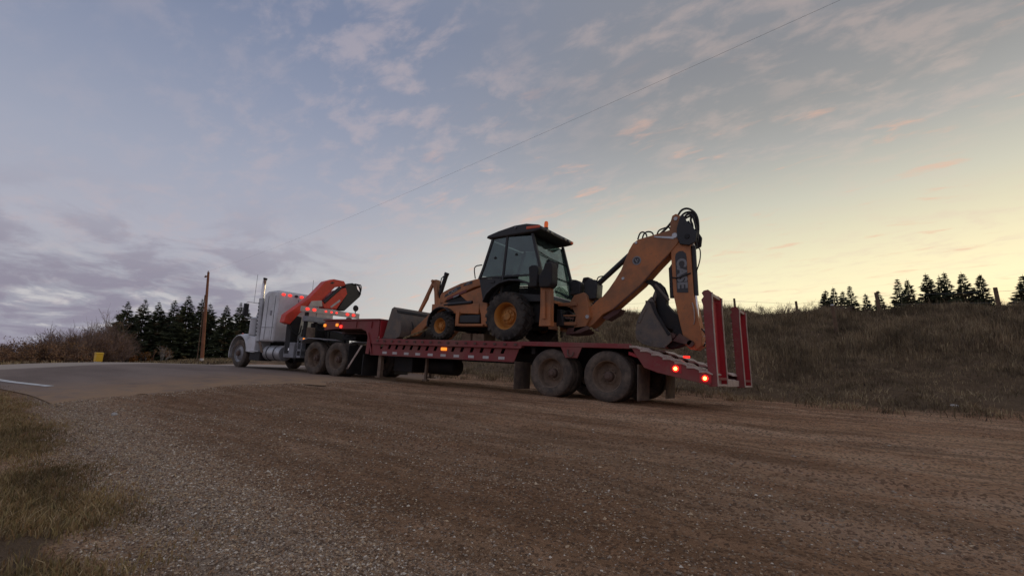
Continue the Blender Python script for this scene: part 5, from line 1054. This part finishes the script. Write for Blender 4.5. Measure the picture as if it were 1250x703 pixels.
for k, (x, y, H, R) in enumerate(LS):
    spruce(x, y, H*1.04, R*1.4, 100+k, f'dark spruce in the row left of the truck, {ordn[k]} from the left' if k else 'short dark spruce at the left end of the row left of the truck', 'dark spruces left of the truck', skirt=.06)
BS = [(-54.7, 1.2, 2.4, 3.2, 'low bare brown bush at the far left edge of the picture'), (-56.4, 2.65, 4.2, 5.0, 'wide bare brown bush second from the left edge'), (-56.5, 4.6, 3.8, 4.2, 'rounded bare brown bush third from the left edge'), (-62.5, 6.2, 5.2, 4.8, 'taller bare grey bush left of the yellow marker'), (-65.2, 8.2, 7.2, 5.0, 'tallest bare grey bush above the yellow marker'), (-67.7, 10.5, 6.6, 4.8, 'bare grey bush just right of the yellow marker'), (-72.2, 12.6, 8.8, 4.2, 'tall thin bare tree beside the leftmost spruces')]
for k, (x, y, H, W_, lab) in enumerate(BS): shrub(x, y, H, W_, 200+k, lab, 'bare bushes along the far road', n=120, wid=.036, leafy=.35 if k < 3 else .05)
for k, (x, y, H, W_, lab) in enumerate([(-73.0, 15.2, 2.4, 1.6, 'small rust coloured sapling under the leftmost spruces'), (-74.5, 17.6, 2.3, 1.5, 'small rust coloured sapling under the third spruce'), (-71.0, 18.2, 4.0, 2.2, 'pale slender birch in front of the dark spruces')]):
    shrub(x, y, H, W_, 300+k, lab, 'saplings before the spruces', n=7, mats=[birchm, twigm[1], rustm if k < 2 else twigm[2]], wid=.05, name='sapling', cat='sapling', leafy=.9 if k < 2 else .3)
RS = [(2.29, 52.36, 6.6, 1.9), (2.71, 50.37, 6.35, 1.9), (3.25, 53.39, 6.8, 2.0), (4.14, 54.4, 6.9, 2.0), (4.8, 51.41, 6.7, 2.1), (5.95, 50.39, 6.1, 1.7), (7.08, 50.36, 6.1, 1.8), (8.42, 48.29, 6.5, 2.0), (9.1, 47.24, 6.7, 2.0), (10.27, 46.13, 6.65, 2.0), (10.84, 48.09, 7.0, 1.9), (11.12, 45.03, 6.4, 1.9), (11.86, 46.96, 6.7, 1.9), (12.29, 43.87, 6.5, 2.1), (13.33, 43.71, 5.95, 2.0), (14.9, 39.33, 5.4, 2.4)]
for k, (x, y, H, R) in enumerate(RS):
    spruce(x, y, H*(.98+.09*((k*37) % 5)/4), R*.95, 400+k, f'small spruce top showing above the bank, {ordn[k]} of the right row' if k < 15 else 'spruce top at the right edge of the picture above the bank', 'spruces beyond the bank', skirt=.12)
for k, (x, y, H, W_, lab) in enumerate([(.6, 20.5, 1.5, 3.2, 'bare pale shrub on the bank just right of the raised ramps'), (2.2, 21.5, 1.7, 3.4, 'bare pale shrub on the bank beside the small fence post'), (3.6, 23, 1.9, 3.2, 'bare pale shrub on the bank left of the small spruces'), (-4.3, 20.0, 1.2, 3.0, 'bare low shrub on the bank behind the digging bucket'), (-7.8, 19.8, 1.1, 2.6, 'bare low shrub on the bank under the raised boom')]):
    shrub(x, y, H, W_, 500+k, lab, 'bare shrubs on the bank', n=60, wid=.010, leafy=0)
